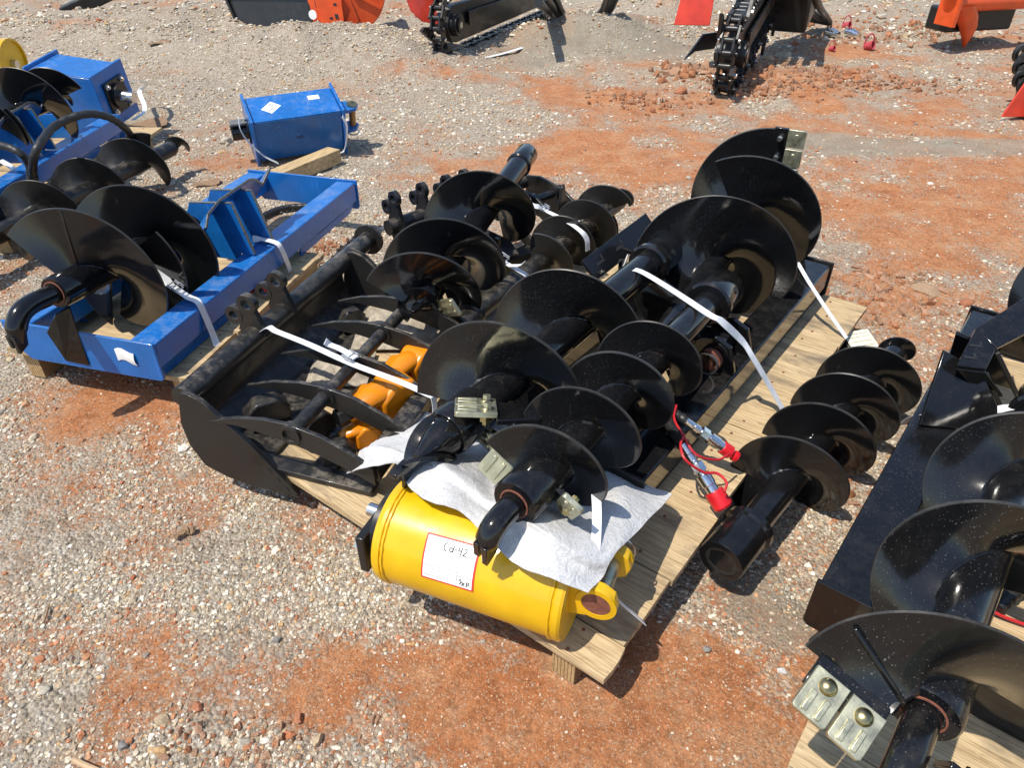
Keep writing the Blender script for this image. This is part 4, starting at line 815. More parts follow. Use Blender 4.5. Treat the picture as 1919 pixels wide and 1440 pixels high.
# flat plates between the augers
T = Thing('side_cutter_plate', 'pointed black side cutter plate leaning beside the laid auger', 'plate', U(940, 480, .20))
q = U(925, 455, .27); mb = MB(); mb.prism([(-.10, -.04), (.05, -.055), (.115, -.01), (.06, .035), (-.09, .05)], q, nrm(V3(.85, -.2, -.25)), nrm(V3(.35, .8, .5)), nrm(np.cross(nrm(V3(.85, -.2, -.25)), nrm(V3(.35, .8, .5)))), .012); T.part('plate', mb, M['black_bit'], bevel=.002)
mb = MB(); mb.cyl(q+V3(.02, -.02, .0), q+V3(.02, -.02, .03), .012, 6); T.part('bolt', mb, M['black_bit'])
T = Thing('bucket_corner_plate', 'dark triangular plate standing on edge inside the bucket', 'plate', U(800, 590, .14))
q = U(800, 560, .24); mb = MB(); mb.prism([(-.02, -.10), (.13, -.10), (.05, .07), (.0, .08)], q, nrm(V3(.8, -.55, 0)), nrm(V3(.1, .1, 1)), nrm(np.cross(nrm(V3(.8, -.55, 0)), nrm(V3(.1, .1, 1)))), .012); T.part('plate', mb, D, bevel=.002)

# ------------------------------------------------------------------ yellow drum (auger drive) with label, lugs and pin
DL, DR = U(748, 988, .253), U(1083, 1096, .253); da = nrm(DR-DL); dL = np.linalg.norm(DR-DL); dR = .1215; DC = (DL+DR)/2
T = Thing('auger_drive', 'yellow cylindrical auger drive with white lot label on pallet corner', 'auger drive', DC*V3(1, 1, 0)+V3(0, 0, .13)); Ym = M['yellow']
du = nrm(ZUP-da*da[2]); dsd = np.cross(da, du)     # dsd points away from or to the camera
if dsd[1] > 0: dsd = -dsd
mb = MB(); mb.lathe(DL, da, [(0, dR-.012), (.0, dR), (.010, dR+.002), (.012, dR+.0045), (.020, dR+.0045), (.022, dR), (dL-.022, dR), (dL-.018, dR+.003), (dL-.006, dR+.003), (dL, dR-.001), (dL, dR-.010)], 72); body = T.part('housing', mb, Ym, ang=30)
for s in (.026, dL-.026):
    q = np.linspace(0, 2*math.pi, 73); pts = [DL+da*(s+.0005*math.sin(x*17))+(math.cos(x)*du+math.sin(x)*dsd)*(dR+.0005) for x in q]; mb = MB(); mb.sweep(pts, .0042+.0009*np.sin(q*29), 6); T.part('weld', mb, Ym, body)
mb = MB(); mb.lathe(DR-da*.004, da, [(0, dR-.011), (.006, dR-.012), (.006, .002)], 48); T.part('end_cap', mb, Ym, body)
PINC = DR+da*.065+ZUP*.045
for sg in (-1, 1):
    c = DR+dsd*sg*.055*1.0; c = V3(c[0], c[1], PINC[2]); mb = MB(); mb.prism([(-.005, -.06), (.04, -.048), (.068, -.043), (.092, -.028), (.101, 0), (.092, .028), (.068, .043), (.04, .046), (-.005, .055)], c, da, ZUP, nrm(np.cross(da, ZUP)), .022); lg = T.part('lug', mb, Ym, bevel=.002)
    pc_ = c+da*.058; mb = MB(); mb.ring(pc_+dsd*sg*.010, dsd, .043, .031, .010, 32); T.part('boss', mb, Ym, lg)
    mb = MB(); mb.cyl(pc_+dsd*sg*.008, pc_+dsd*sg*.0135, .0305, 28); T.part('pin_end', mb, M['rust'] if sg > 0 else M['bronze'], lg)
mb = MB(); pc_ = V3(*(DR+da*.058)[:2], PINC[2]); mb.cyl(pc_-dsd*.05, pc_+dsd*.05, .021, 24); T.part('pin', mb, M['zinc'])
mb = MB(); mb.ring(pc_-dsd*.083, dsd+da*.2, .042, .039, .004, 32); T.part('lynch_ring', mb, M['wire'])
# black flange and bolts on the other end
mb = MB(); mb.lathe(DL-da*.03, da, [(0, .05), (.0, .085), (.032, .085)], 40); T.part('motor_flange', mb, M['black_bit'])
c = DL-da*.028+dsd*.0-ZUP*.0; mb = MB(); mb.obox(DL-da*.040+ZUP*-.01, da, dsd, ZUP, .022, .20, .11); fl = T.part('mount_plate', mb, M['black_bit'], bevel=.004)
for y_ in (-.075, .075):
    b = DL-da*.051+dsd*y_-ZUP*.005; mb = MB(); mb.cyl(b, b-da*.004, .018, 20); mb.cyl(b-da*.004, b-da*.016, .0145, 6); T.part('bolt', mb, M['bolt'], fl)
mb = MB(); mb.cyl(DL-da*.05+ZUP*.03, DL-da*.075+ZUP*.03, .016, 20); T.part('fitting', mb, M['bolt'])
# lot label glued on the housing: x along the drum, y around it
LC_s, LC_a = .42*dL, math.radians(34)
def on_drum(x, y, off):       # x right, y up in label space
    s = LC_s+x*math.cos(.04)-y*math.sin(.04); an = LC_a+(y*math.cos(.04)+x*math.sin(.04))/dR; rr = dR+off
    return DL+da*s+(math.sin(an)*du+math.cos(an)*dsd)*rr
def on_grid(w_, h_, off, mat, name, parent, nx_=14, ny_=10, th=.0006):
    g = np.array([[on_drum(-w_/2+w_*i/nx_, -h_/2+h_*j/ny_, off) for j in range(ny_+1)] for i in range(nx_+1)]); mb = MB(); mb.sheet(g, th); return T.part(name, mb, mat, parent)
LW, LH = .122, .100
lab = on_grid(LW, LH, .0010, M['redink'], 'lot_label', body); on_grid(LW-.008, LH-.008, .0016, M['paper'], 'label_paper', body)
def stroke(pts, wd, mat=M['ink'], off=.0021):
    P3 = []; 
    for (x0, y0), (x1, y1) in zip(pts[:-1], pts[1:]):
        for k in range(4): P3.append((x0+(x1-x0)*k/4, y0+(y1-y0)*k/4))
    P3.append(pts[-1]); P3 = np.array(P3); tn = np.gradient(P3, axis=0); tn /= np.linalg.norm(tn, axis=1)[:, None]+1e-9; nn = np.stack([-tn[:, 1], tn[:, 0]], 1)*wd/2
    v = []; [v.extend([on_drum(*(P3[i]-nn[i]), off), on_drum(*(P3[i]+nn[i]), off)]) for i in range(len(P3))]
    return v, [(2*i, 2*i+1, 2*i+3, 2*i+2) for i in range(len(P3)-1)]
def strokes(name, lst, wd, mat):
    mb = MB()
    for pts in lst: mb.add(*stroke(pts, wd, mat))
    T.part(name, mb, mat, body)
w2, h2 = LW/2-.003, LH/2-.003
strokes('printed_rule', [[(-w2, .018), (w2, .018)], [(-w2, -.016), (.022, -.016)], [(.022, .018), (.022, -h2)], [(.022, -.022), (w2, -.022)]], .0011, M['greyink'])
arc = lambda cx, cy, rx, ry, a0, a1, n=9: [(cx+rx*math.cos(math.radians(a0+(a1-a0)*i/n)), cy+ry*math.sin(math.radians(a0+(a1-a0)*i/n))) for i in range(n+1)]
strokes('handwritten_number', [arc(-.012, .030, .005, .008, 70, 290), arc(.000, .027, .004, .004, 0, 360), [(.005, .036), (.004, .022)], [(.008, .029), (.013, .029)], [(.017, .036), (.016, .029), (.023, .029)], [(.0235, .037), (.022, .020)], arc(.031, .032, .0035, .004, 150, -40)+[(.027, .021), (.035, .022)]], .0022, M['ink'])
strokes('handwritten_code', [[(.033, -.027), (.029, -.030), (.033, -.035), (.029, -.040)], [(.034, -.032), (.041, -.042)], [(.041, -.033), (.034, -.042)], [(.046, -.031), (.045, -.043)], arc(.047, -.034, .004, .003, 90, -90, 5)], .0022, M['ink'])
strokes('check_circle', [arc(-.026, -.022, .0022, .0022, 0, 360), arc(-.026, -.030, .0022, .0022, 0, 360), arc(-.026, -.038, .0022, .0022, 0, 360), arc(.014, -.024, .0022, .0022, 0, 360), arc(.014, -.033, .0022, .0022, 0, 360), arc(.014, -.041, .0022, .0022, 0, 360)], .0006, M['greyink'])
def label_text(txt, x, y, size, al='RIGHT'):
    cu = bpy.data.curves.new('t', 'FONT'); cu.body = txt; cu.size = size; cu.align_x = al; cu.resolution_u = 2; tmp = bpy.data.objects.new('t', cu); COL.objects.link(tmp); me = tmp.to_mesh()
    v = [on_drum(x+q.co[0], y+q.co[1], .0020) for q in me.vertices]; f = [tuple(q.vertices) for q in me.polygons]; tmp.to_mesh_clear(); bpy.data.objects.remove(tmp); bpy.data.curves.remove(cu)
    mb = MB(); mb.add(v, f); T.part('printed_word', mb, M['greyink'], body)
for a_ in [('360', -.030, -.024, .006), ('Video', -.030, -.032, .006), ('Rephoto', -.030, -.040, .006), ('Fluids', .010, -.026, .006), ('Inspection', .010, -.035, .006), ('Lot #', .019, .012, .005), ('Notes', .058, .012, .005), ('Code', .058, -.028, .005), ('OC Name', .055, .042, .005)]: label_text(*a_)

# ------------------------------------------------------------------ foam sheet draped over the drum
m, nt, p, ns, ls = new_mat('white_foam_wrap'); M['foam'] = m; tc = ns.new('ShaderNodeTexCoord'); n1 = noise(ns, ls, tc.outputs['Object'], 240, 3, .6); n2 = noise(ns, ls, tc.outputs['Object'], 7, 3)
c = ramp(ns, ls, n2.outputs[0], [(.3, (.54, .535, .525)), (.7, (.64, .635, .625))]); sp = ramp(ns, ls, n1.outputs[0], [(.35, (.86,)*3), (.6, (1.08,)*3)])
mu = N(ns, 'ShaderNodeMix', data_type='RGBA', blend_type='MULTIPLY'); mu.inputs[0].default_value = 1; ls.new(c.outputs[0], mu.inputs[6]); ls.new(sp.outputs[0], mu.inputs[7]); ls.new(mu.outputs[2], p.inputs['Base Color'])
p.inputs['Roughness'].default_value = .55; p.inputs['Subsurface Weight'].default_value = .15; p.inputs['Subsurface Radius'].default_value = (.01, .01, .01); p.inputs['Transmission Weight'].default_value = 0
n3 = noise(ns, ls, tc.outputs['Object'], 26, 5, .6); n3.inputs['Distortion'].default_value = 1.2; b0 = ns.new('ShaderNodeBump'); b0.inputs['Strength'].default_value = .55; b0.inputs['Distance'].default_value = .012; ls.new(n3.outputs[0], b0.inputs['Height'])
bp = ns.new('ShaderNodeBump'); bp.inputs['Strength'].default_value = .5; bp.inputs['Distance'].default_value = .002; ls.new(n1.outputs[0], bp.inputs['Height']); ls.new(b0.outputs[0], bp.inputs['Normal']); ls.new(bp.outputs[0], p.inputs['Normal'])
front = catmull([U(*q) for q in [(651, 893, .20), (700, 872, .31), (742, 868, .375), (772, 922, .404), (815, 950, .404), (868, 968, .402), (905, 1000, .396), (960, 1055, .388), (1020, 1088, .385), (1102, 1117, .348)]], 6)
midl = catmull([U(*q) for q in [(690, 850, .23), (740, 830, .31), (790, 850, .385), (840, 880, .40), (890, 905, .403), (950, 945, .403), (1010, 990, .415), (1070, 1010, .418), (1120, 1035, .39), (1150, 1055, .342)]], 6)
back = catmull([U(*q) for q in [(772, 762, .22), (812, 775, .21), (850, 790, .2), (900, 810, .2), (950, 830, .22), (1000, 845, .25), (1060, 860, .25), (1130, 880, .25), (1200, 905, .235), (1259, 931, .24)]], 6)
nA_, nB_ = len(front), 30; g = np.zeros((nA_, nB_, 3))
for i in range(nA_):
    cpts = catmull([front[i], lerp(front[i], midl[i], .6)+ZUP*.004, midl[i], lerp(midl[i], back[i], .5)+ZUP*.0, back[i]], 8)
    ss = np.linspace(0, len(cpts)-1, nB_)
    for j in range(nB_):
        k = int(min(ss[j], len(cpts)-2)); q = lerp(cpts[k], cpts[k+1], ss[j]-k); f_ = j/(nB_-1)
        wr = .015*math.sin(i*.33+f_*5)*math.sin(f_*3.1)+.034*(float(fbm(np.array([i*.09]), np.array([f_*2.2]), 4, 1.6)[0])-.5)+.004*math.sin(f_*26+i*.12)*f_+.0055*math.sin(i*.55+2.5*f_)*(.3+.7*f_)
        g[i, j] = q+ZUP*(wr+.004)
mb = MB(); mb.sheet(g, .0022); single('foam_sheet', mb, M['foam'], 'white foam wrapping sheet draped over the yellow drum', 'foam sheet', U(980, 960, .25), ang=60)

# ------------------------------------------------------------------ hydraulic hoses with couplers and red caps
def coupler(T, p, d, s, capr):
    prof = [(0, .011), (.03, .011), (.032, .013), (.05, .013), (.052, .010), (.058, .010), (.06, .0165), (.085, .0165), (.087, .014), (.092, .014), (.094, .019), (.125, .019), (.127, .0165), (.15, .0165)]
    mb = MB(); mb.lathe(p, d, [(a*s, b*s) for a, b in prof], 20); mb.cyl(p+d*.06*s, p+d*.085*s, .019*s, 6); o = T.part('coupler', mb, M['chrome'], ang=30)
    q = p+d*.145*s; mb = MB(); mb.lathe(q, d, [(0, capr*.96), (.004, capr), (.045*s, capr*1.04), (.05*s, capr*.9), (.052*s, .002)] if capr > .022 else [(0, capr), (.03*s, capr*1.05), (.034*s, capr*.6), (.044*s, capr*.6), (.046*s, capr*.85), (.056*s, capr*.85), (.058*s, .002)], 24); T.part('dust_cap', mb, M['red'], ang=30)
def hose(T, pts, r=.0135):
    c = catmull(pts, 14); n = len(c); mb = MB(); mb.sweep(c, r*(1+.06*np.sin(np.arange(n)*1.25)), 14); return T.part('hose', mb, M['rubber'], ang=70)
T = Thing('hydraulic_hose', 'black hydraulic hose with plated coupler and small red cap', 'hose', U(1290, 790, .13)); p0, p1 = U(1285, 788, .30), U(1365, 846, .215); d = nrm(p1-p0)
hose(T, [U(1205, 780, .20), U(1235, 772, .25), U(1262, 775, .29), p0+d*.01]); coupler(T, p0, d, .9, .0185)
c = catmull([U(*q) for q in [(1268, 760, .31), (1264, 785, .315), (1280, 815, .31), (1305, 852, .28), (1345, 862, .25), (1368, 850, .24)]], 8); mb = MB(); mb.sweep(c, .0032, 8); T.part('cap_tether', mb, M['redrub'])
T = Thing('hydraulic_hose', 'thick spiral wrapped hose with coupler and big red cap', 'hose', U(1290, 870, .13)); p0, p1 = U(1280, 832, .29), U(1340, 925, .20); d = nrm(p1-p0)
hose(T, [U(1195, 800, .17), U(1225, 785, .23), U(1250, 790, .28), p0+d*.01], .0165); coupler(T, p0, d, .98, .025)
c = catmull([U(*q) for q in [(1283, 815, .31), (1276, 835, .32), (1285, 862, .31), (1318, 885, .27), (1345, 888, .26), (1362, 905, .25), (1358, 922, .24)]], 8); mb = MB(); mb.sweep(c, .0036, 8); T.part('cap_tether', mb, M['redrub'])
T = Thing('hydraulic_hose', 'black spiral hose lying on the right hand pallet', 'hose', U(1890, 1120, .13)); hose(T, [U(1868, 1140, .16), U(1895, 1115, .17), U(1930, 1095, .17), U(1990, 1090, .16)], .017)
c = catmull([U(*q) for q in [(1853, 1143, .15), (1890, 1160, .145), (1960, 1185, .14)]], 8); mb = MB(); mb.sweep(c, .004, 8); T.part('cap_tether', mb, M['redrub'])
T = Thing('hydraulic_hose', 'black ribbed hose looping over the far blue frame', 'hose', U(70, 330, .2)); hose(T, [U(66, 345, .22), U(62, 310, .35), U(72, 275, .44), U(105, 235, .48), U(160, 214, .50), U(205, 220, .46), U(235, 240, .38), U(248, 258, .26)], .019)
T = Thing('hydraulic_hose', 'black ribbed hose drooping beside the far blue frame', 'hose', U(50, 320, .2)); hose(T, [U(-40, 275, .40), U(0, 272, .42), U(35, 285, .40), U(55, 310, .33), U(55, 345, .24), U(30, 356, .22), U(-30, 362, .2)], .018)
T = Thing('hydraulic_hose', 'black hose lying on the ground inside the blue frame', 'hose', U(520, 395, .03)); hose(T, [U(488, 408, .02), U(515, 395, .02), U(545, 388, .02), U(580, 386, .02)], .016)
T = Thing('red_cap', 'red coupler cap and tether beneath the blue frame rail', 'cap', U(482, 545, .05)); q = U(482, 540, .16); mb = MB(); mb.lathe(q, V3(.9, .2, -.2), [(0, .018), (.03, .021), (.04, .019), (.042, .002)], 20); T.part('cap', mb, M['red']); mb = MB(); mb.sweep(catmull([q, U(465, 552, .15), U(450, 558, .15)], 6), .004, 8); T.part('tether', mb, M['redrub'])

# ------------------------------------------------------------------ straps
def strap(label, pts, wid=.021, wd=None, buckle=None, tail=None, twd=None, group='packing straps', fine=6):
    P3 = [U(*q) for q in pts]; T = Thing('packing_strap', label, 'strap', P3[-1], group); c = catmull(P3, fine)
    if wd is None: dv = c[-1]-c[0]; wd = nrm(np.cross(V3(dv[0], dv[1], 0), ZUP))
    mb = MB(); mb.ribbon(c, wd, wid); T.part('band', mb, M['strap'], ang=50)
    if tail is not None: mb = MB(); tq = [U(*q) for q in tail]; tw_ = np.cross(tq[-1]-tq[0], c[-1]-c[0]); mb.ribbon(catmull(tq, 6), twd if twd is not None else nrm(np.cross(tw_, tq[-1]-tq[0])) if abs(np.dot(nrm(tq[-1]-tq[0]), nrm(wd))) > .6 else wd, wid*.95); T.part('loose_tail', mb, M['strap'], ang=50)
    if buckle is not None:
        b = U(*buckle); a_ = nrm(c[len(c)//2]-c[len(c)//2-2]); s_ = nrm(np.cross(a_, ZUP)); n_ = np.cross(s_, a_); w_ = wid*.72; l_ = .018
        q = [b+a_*l_*x+s_*w_*y+n_*.006 for x, y in ((-1, -1), (1, -1), (1, 1), (-1, 1), (-1, -1))]
        mb = MB(); [mb.sweep([q[i], q[i+1]], .0022, 8) for i in range(4)]; mb.sweep([b+s_*w_+n_*.009, b-s_*w_+n_*.009], .0022, 8); mb.sweep([q[0]+n_*.008, q[1]+n_*.008], .002, 8); mb.sweep([q[2]+n_*.008, q[3]+n_*.008], .002, 8); T.part('buckle', mb, M['wire'])
strap('white strap with wire buckle across the skeleton bucket tines', [(470, 640, .28), (500, 614, .36), (520, 622, .356), (580, 646, .352), (660, 682, .350), (740, 712, .345), (800, 738, .35), (814, 750, .34), (815, 800, .22)], buckle=(658, 672, .354), tail=[(668, 672, .36), (640, 655, .366), (618, 646, .375), (610, 640, .39)])
strap('white strap running between the two auger tips onto the foam', [(846, 764, .40), (880, 778, .40), (930, 798, .40), (985, 824, .43), (1000, 838, .38)], wid=.026)
strap('white strap with wire buckle holding the slim auger', [(975, 368, .36), (992, 380, .37), (1050, 408, .37), (1085, 430, .365), (1100, 448, .33), (1102, 470, .28)], wid=.022, buckle=(1020, 392, .375), tail=[(1012, 388, .378), (996, 384, .39), (990, 372, .40)])
strap('white strap with wire buckle over the shaft of the slim auger', [(905, 465, .36), (925, 478, .36), (950, 494, .35), (985, 515, .32), (1000, 530, .27)], wid=.022, buckle=(942, 486, .36), tail=[(955, 498, .35), (975, 497, .36), (984, 490, .375)])
strap('long white strap over both auger shafts tied to the pallet edge', [(1150, 530, .36), (1165, 512, .45), (1185, 505, .475), (1210, 513, .475), (1270, 550, .475), (1330, 590, .495), (1352, 602, .492), (1392, 640, .39), (1410, 668, .345), (1443, 724, .23), (1476, 783, .132)], wid=.023, fine=3)
strap('thin white strap tied from the frame end to the pallet edge', [(1495, 492, .285), (1519, 533, .272), (1555, 588, .20), (1587, 634, .132)], wid=.016, fine=3)
strap('white plastic band tied from the drum lug to the pallet edge', [(1130, 1105, .31), (1150, 1118, .28), (1175, 1140, .20), (1208, 1168, .132)], wid=.018)
strap('white plastic band hanging over the foam beside the auger flight', [(1117, 918, .42), (1119, 960, .40), (1118, 1000, .39), (1116, 1030, .385)], wid=.02)
strap('white strap with loose tail buckled across the blue frame', [(205, 480, .40), (222, 478, .41), (270, 503, .37), (325, 538, .32), (352, 556, .29), (372, 566, .283), (384, 590, .235), (400, 628, .16), (408, 650, .128)], wid=.028, buckle=(328, 540, .325), tail=[(322, 536, .325), (305, 510, .36), (294, 478, .40), (292, 468, .42)], fine=4, wd=V3(*BE1, 0), twd=V3(*BE1, 0))
strap('white strap around the blue frame rail by the ribs', [(474, 448, .30), (490, 448, .283), (518, 455, .283), (530, 470, .25), (545, 508, .14)], wid=.026, fine=3, wd=V3(*BE1, 0))
strap('white strap hanging off the blue drive housing end plate', [(448, 222, .30), (452, 245, .25), (468, 268, .16), (495, 292, .08), (522, 306, .02)], wid=.03)
strap('white strap looped round the pin end of the blue housing', [(642, 218, .26), (650, 235, .2), (650, 262, .1), (646, 280, .04), (638, 288, .03)], wid=.03)
strap('pale strap lying loose on the gravel by the trencher', [(872, 92, .06), (880, 105, .03), (905, 108, .02), (950, 98, .02), (1000, 82, .02), (1048, 66, .02)], wid=.05)
strap('short white strap under the right hand frame ribs', [(1690, 797, .14), (1708, 783, .20), (1735, 777, .275), (1760, 775, .275)], wid=.022)
strap('white strap crossing the right hand frame behind its bracket', [(1870, 768, .36), (1900, 763, .38), (1960, 755, .38)], wid=.022)
strap('white strap across the rail of the far blue frame', [(0, 300, .285), (20, 312, .285), (45, 335, .20)], wid=.03)
strap('white cord stub behind the wide auger socket', [(1176, 478, .42), (1170, 495, .40), (1160, 512, .36), (1148, 520, .33)], wid=.014)

# ------------------------------------------------------------------ blue drive housing lying on a timber
def blue_box(label, q0, q1, z, sec, mat_top, mat_side, roll, pin=True, labelstick=True):
    a, b = np.asarray(q0), np.asarray(q1); ax = nrm(b-a); L = np.linalg.norm(b-a); e = V3(ax[1], -ax[0], 0); c, s = math.cos(roll), math.sin(roll); ey = e*c-ZUP*s; ez = e*s+ZUP*c
    T = Thing('drive_housing', label, 'drive housing', V3(*((a+b)/2)[:2], 0)); W_, H_ = sec
    mb = MB(); mb.obox((a+b)/2, ax, ey, ez, L, W_, H_); bd = T.part('housing', mb, mat_side, bevel=.004)
    mb = MB(); mb.obox((a+b)/2+ez*(H_/2+.003), ax, ey, ez, L-.01, W_-.006, .004); T.part('lid', mb, mat_top, bevel=.001)
    for sg, pt in ((-1, a), (1, b)):
        mb = MB(); mb.obox(pt+ax*sg*.008, ax, ey, ez, .016, W_+.05, H_+.05); T.part('end_flange', mb, M['blue'], bevel=.003)
    return T, bd, ax, ey, ez, a, b, L, W_, H_
q0, q1 = U(472, 245, .18), U(632, 222, .19)
T, bd, ax, ey, ez, a, b, L, W_, H_ = blue_box('square blue drive housing with labels lying alone on a timber', q0, q1, 0, (.27, .26), M['blue'], M['blue_scratch'], .30)
if np.dot(ey, V3(0, -1, 0)) < 0: pass
fy = ey if ey[1] < 0 else -ey
letter('S', (a+b)/2+fy*(W_/2+.001)+ax*.0, nrm(np.cross(fy, ax)), -ax, .05, M['ink'], 'stamped_letter', T, th=.001)
topc = (a+b)/2+ez*(H_/2+.0055); k = nrm(ax+np.cross(ez, ax)); k2 = np.cross(ez, k)
mb = MB(); mb.obox(topc-ax*.13, k, k2, ez, .10, .075, .0012); st = T.part('label', mb, M['paper'])
for i, (x, y, l) in enumerate([(.02, .02, .03), (.02, .005, .035), (-.02, -.012, .05), (-.01, -.024, .03)]): mb = MB(); mb.obox(topc-ax*.13+k*x+k2*y+ez*.001, k, k2, ez, l, .004, .0008); T.part('printed_line', mb, M['greyink'], st)
mb = MB(); mb.obox(topc+ax*.14+np.cross(ez, ax)*.05, ax, np.cross(ez, ax), ez, .07, .045, .0012); T.part('torn_label', mb, M['paper'])
mb = MB(); mb.cyl(a-ax*.016, a-ax*.12-ZUP*.0, .045, 28); mb.cyl(a-ax*.016, a-ax*.03, .075, 28); T.part('output_shaft', mb, M['black'])
mb = MB(); mb.obox(a-ax*.07+ez*.07, ax, ey, ez, .10, .05, .008); T.part('guard_tab', mb, M['rawedge'])
bc = b+ax*.016+np.cross(ez, ax)*0
for sg in (-1, 1):
    c = b+ax*.016+ez*(sg*.07); mb = MB(); mb.prism([(0, -.06), (.06, -.05), (.10, -.04), (.125, 0), (.10, .04), (.06, .05), (0, .06)], c, ax, ey, ez, .022); T.part('lug', mb, M['blue'], bevel=.002)
mb = MB(); mb.cyl(b+ax*.10-ez*.10, b+ax*.10+ez*.086, .021, 20); T.part('pin', mb, M['bronze']); mb = MB(); mb.cyl(b+ax*.10+ez*.082, b+ax*.10+ez*.0895, .033, 24); T.part('pin_head', mb, M['brassy']); mb = MB(); mb.ring(b+ax*.10-ez*.11, ez, .04, .035, .006); T.part('pin_ring', mb, M['wire'])
tw = wood('timber_baulk', (.35, .94), (.46, .32, .16), (.64, .48, .27), .4)
def timber(label, p, q, w_, h_, mat=tw): 
    mb = MB(); mb.bar(p, q, w_, h_); return single('timber_block', mb, mat, label, 'timber', (np.asarray(p)+np.asarray(q))/2-ZUP*h_/2, bevel=.003)
timber('pale sawn timber baulk under the lone blue housing', U(520, 335, .045), U(628, 290, .045), .10, .085); timber('dark timber offcut holding up the blue housing', U(520, 268, .03), U(560, 255, .03), .12, .055)
# far drive housing on its pallet
q0, q1 = U(100, 160, .34), U(214, 177, .30)
T, bd, ax, ey, ez, a, b, L, W_, H_ = blue_box('blue drive housing with black gearbox flange on the far pallet', q0, q1, 0, (.29, .29), M['blue'], M['blue'], .12)
fc = b+ax*.018; mb = MB(); mb.obox(fc+ax*.006, ax, ey, ez, .014, .20, .20); fl = T.part('gearbox_flange', mb, M['black_bit'], bevel=.003); mb = MB(); mb.cyl(fc+ax*.01, fc+ax*.035, .075, 32); T.part('bearing_boss', mb, M['black_bit'], fl)
for i in (-1, 1):
    for j in (-1, 1): c = fc+ax*.013+ey*i*.078+ez*j*.078; mb = MB(); mb.cyl(c, c+ax*.008, .017, 20); mb.cyl(c+ax*.008, c+ax*.02, .011, 16); T.part('flange_bolt', mb, M['bolt'], fl)
mb = MB(); mb.cyl(fc+ax*.03, fc+ax*.12, .034, 28); mb.cyl(fc+ax*.06+ey*.03, fc+ax*.06+ey*.05, .012, 6); mb.cyl(fc+ax*.10-ey*.03, fc+ax*.10-ey*.055, .013, 6); T.part('output_shaft', mb, M['bolt'])
strap('white strap slack around the far drive housing', [(245, 150, .30), (265, 152, .26), (275, 158, .20), (262, 172, .14), (272, 205, .13), (250, 225, .13)], wid=.03)
# yellow drum at the left border
y0, y1 = U(-75, 112, .33), U(28, 120, .30); T = Thing('auger_drive', 'second yellow auger drive showing its end at the yard edge', 'auger drive', V3(*((y0+y1)/2)[:2], .1)); ax = nrm(y1-y0)
mb = MB(); LL = np.linalg.norm(y1-y0); mb.lathe(y0, ax, [(0, .15), (0, .17), (LL-.02, .17), (LL-.02, .175), (LL, .175), (LL, .160), (LL-.015, .16)], 48); T.part('housing', mb, Ym); mb = MB(); mb.lathe(y1-ax*.02, ax, [(0, .161), (.006, .161), (.006, .002)], 40); T.part('end_cap', mb, Ym)
mb = MB(); mb.cyl(y1-ax*.012, y1+ax*.02, .03, 20); T.part('end_bolt', mb, M['bolt'])
timber('timber bearer under the far yellow drive', y0*V3(1, 1, 0)+V3(0, -.05, .09), y1*V3(1, 1, 0)+V3(-.05, -.05, .09), .3, .16)

# ------------------------------------------------------------------ tag on a block beside the loose auger
T = Thing('tag_block', 'cream paper tag on a dark block beside the loose auger tip', 'tag', U(1612, 652, 0)); c = U(1614, 638, .085); e = nrm(V3(.9, .25, 0)); f = V3(-e[1], e[0], 0); f2 = nrm(f+ZUP*.35); n_ = np.cross(e, f2)
mb = MB(); mb.obox(c-n_*.045, e, f2, n_, .12, .10, .08); T.part('block', mb, M['black_bit'], bevel=.006); mb = MB(); mb.prism([(-.055, -.045), (.055, -.045), (.055, .045), (-.055, .045)], c, e, f2, n_, .003); tg = T.part('paper_tag', mb, M['tagplate'], bevel=.001)
for y in (-.025, -.005, .015, .03): mb = MB(); mb.obox(c+f2*y+n_*.0018, e, f2, n_, .085, .0015, .0006); T.part('printed_line', mb, M['bronze'], tg)
# scraps
def scrap(px, py, l, w_, yaw, label):
    c = onground(U(px, py, .012)); d = V3(math.cos(yaw), math.sin(yaw), .05); e = V3(-d[1], d[0], .08); g = np.array([[c+d*l*(i/5-.5)*(1-.3*abs(j/3-.5))+e*w_*(j/3-.5)+ZUP*.006*math.sin(i*1.3+j) for j in range(4)] for i in range(6)]); mb = MB(); mb.sheet(g, .006); single('wood_scrap', mb, SCRAP, label, 'wood scrap', c)
SCRAP = plain('brown_bark', (.24, .15, .085), .85, 0, .35, 50, .5)
scrap(388, 342, .16, .07, .3, 'curled brown wood scrap on clay behind the blue frame'); scrap(268, 235, .35, .16, .5, 'splintered pale board end beside the far drive housing'); scrap(305, 100, .22, .08, .5, 'thin brown scrap lying on the far gravel'); scrap(340, 1000, .045, .02, .9, 'dry tan leaf fragment on the near gravel'); scrap(355, 995, .03, .02, .2, 'second dry leaf fragment on the near gravel')
mb = MB(); mb.sweep(catmull([U(138, 1424, .012), U(155, 1433, .014), U(185, 1446, .012)], 5), .006, 8); single('stick', mb, plain('peeled_twig', (.5, .34, .2), .8), 'peeled pale stick at the edge of the clay', 'stick', U(160, 1436, 0))
mb = MB(); mb.sweep(catmull([U(82, 1168, .006), U(88, 1150, .01), U(92, 1135, .006)], 5), .003, 6); single('stick', mb, SCRAP, 'thin dark twig lying in the gravel', 'stick', U(87, 1150, 0))

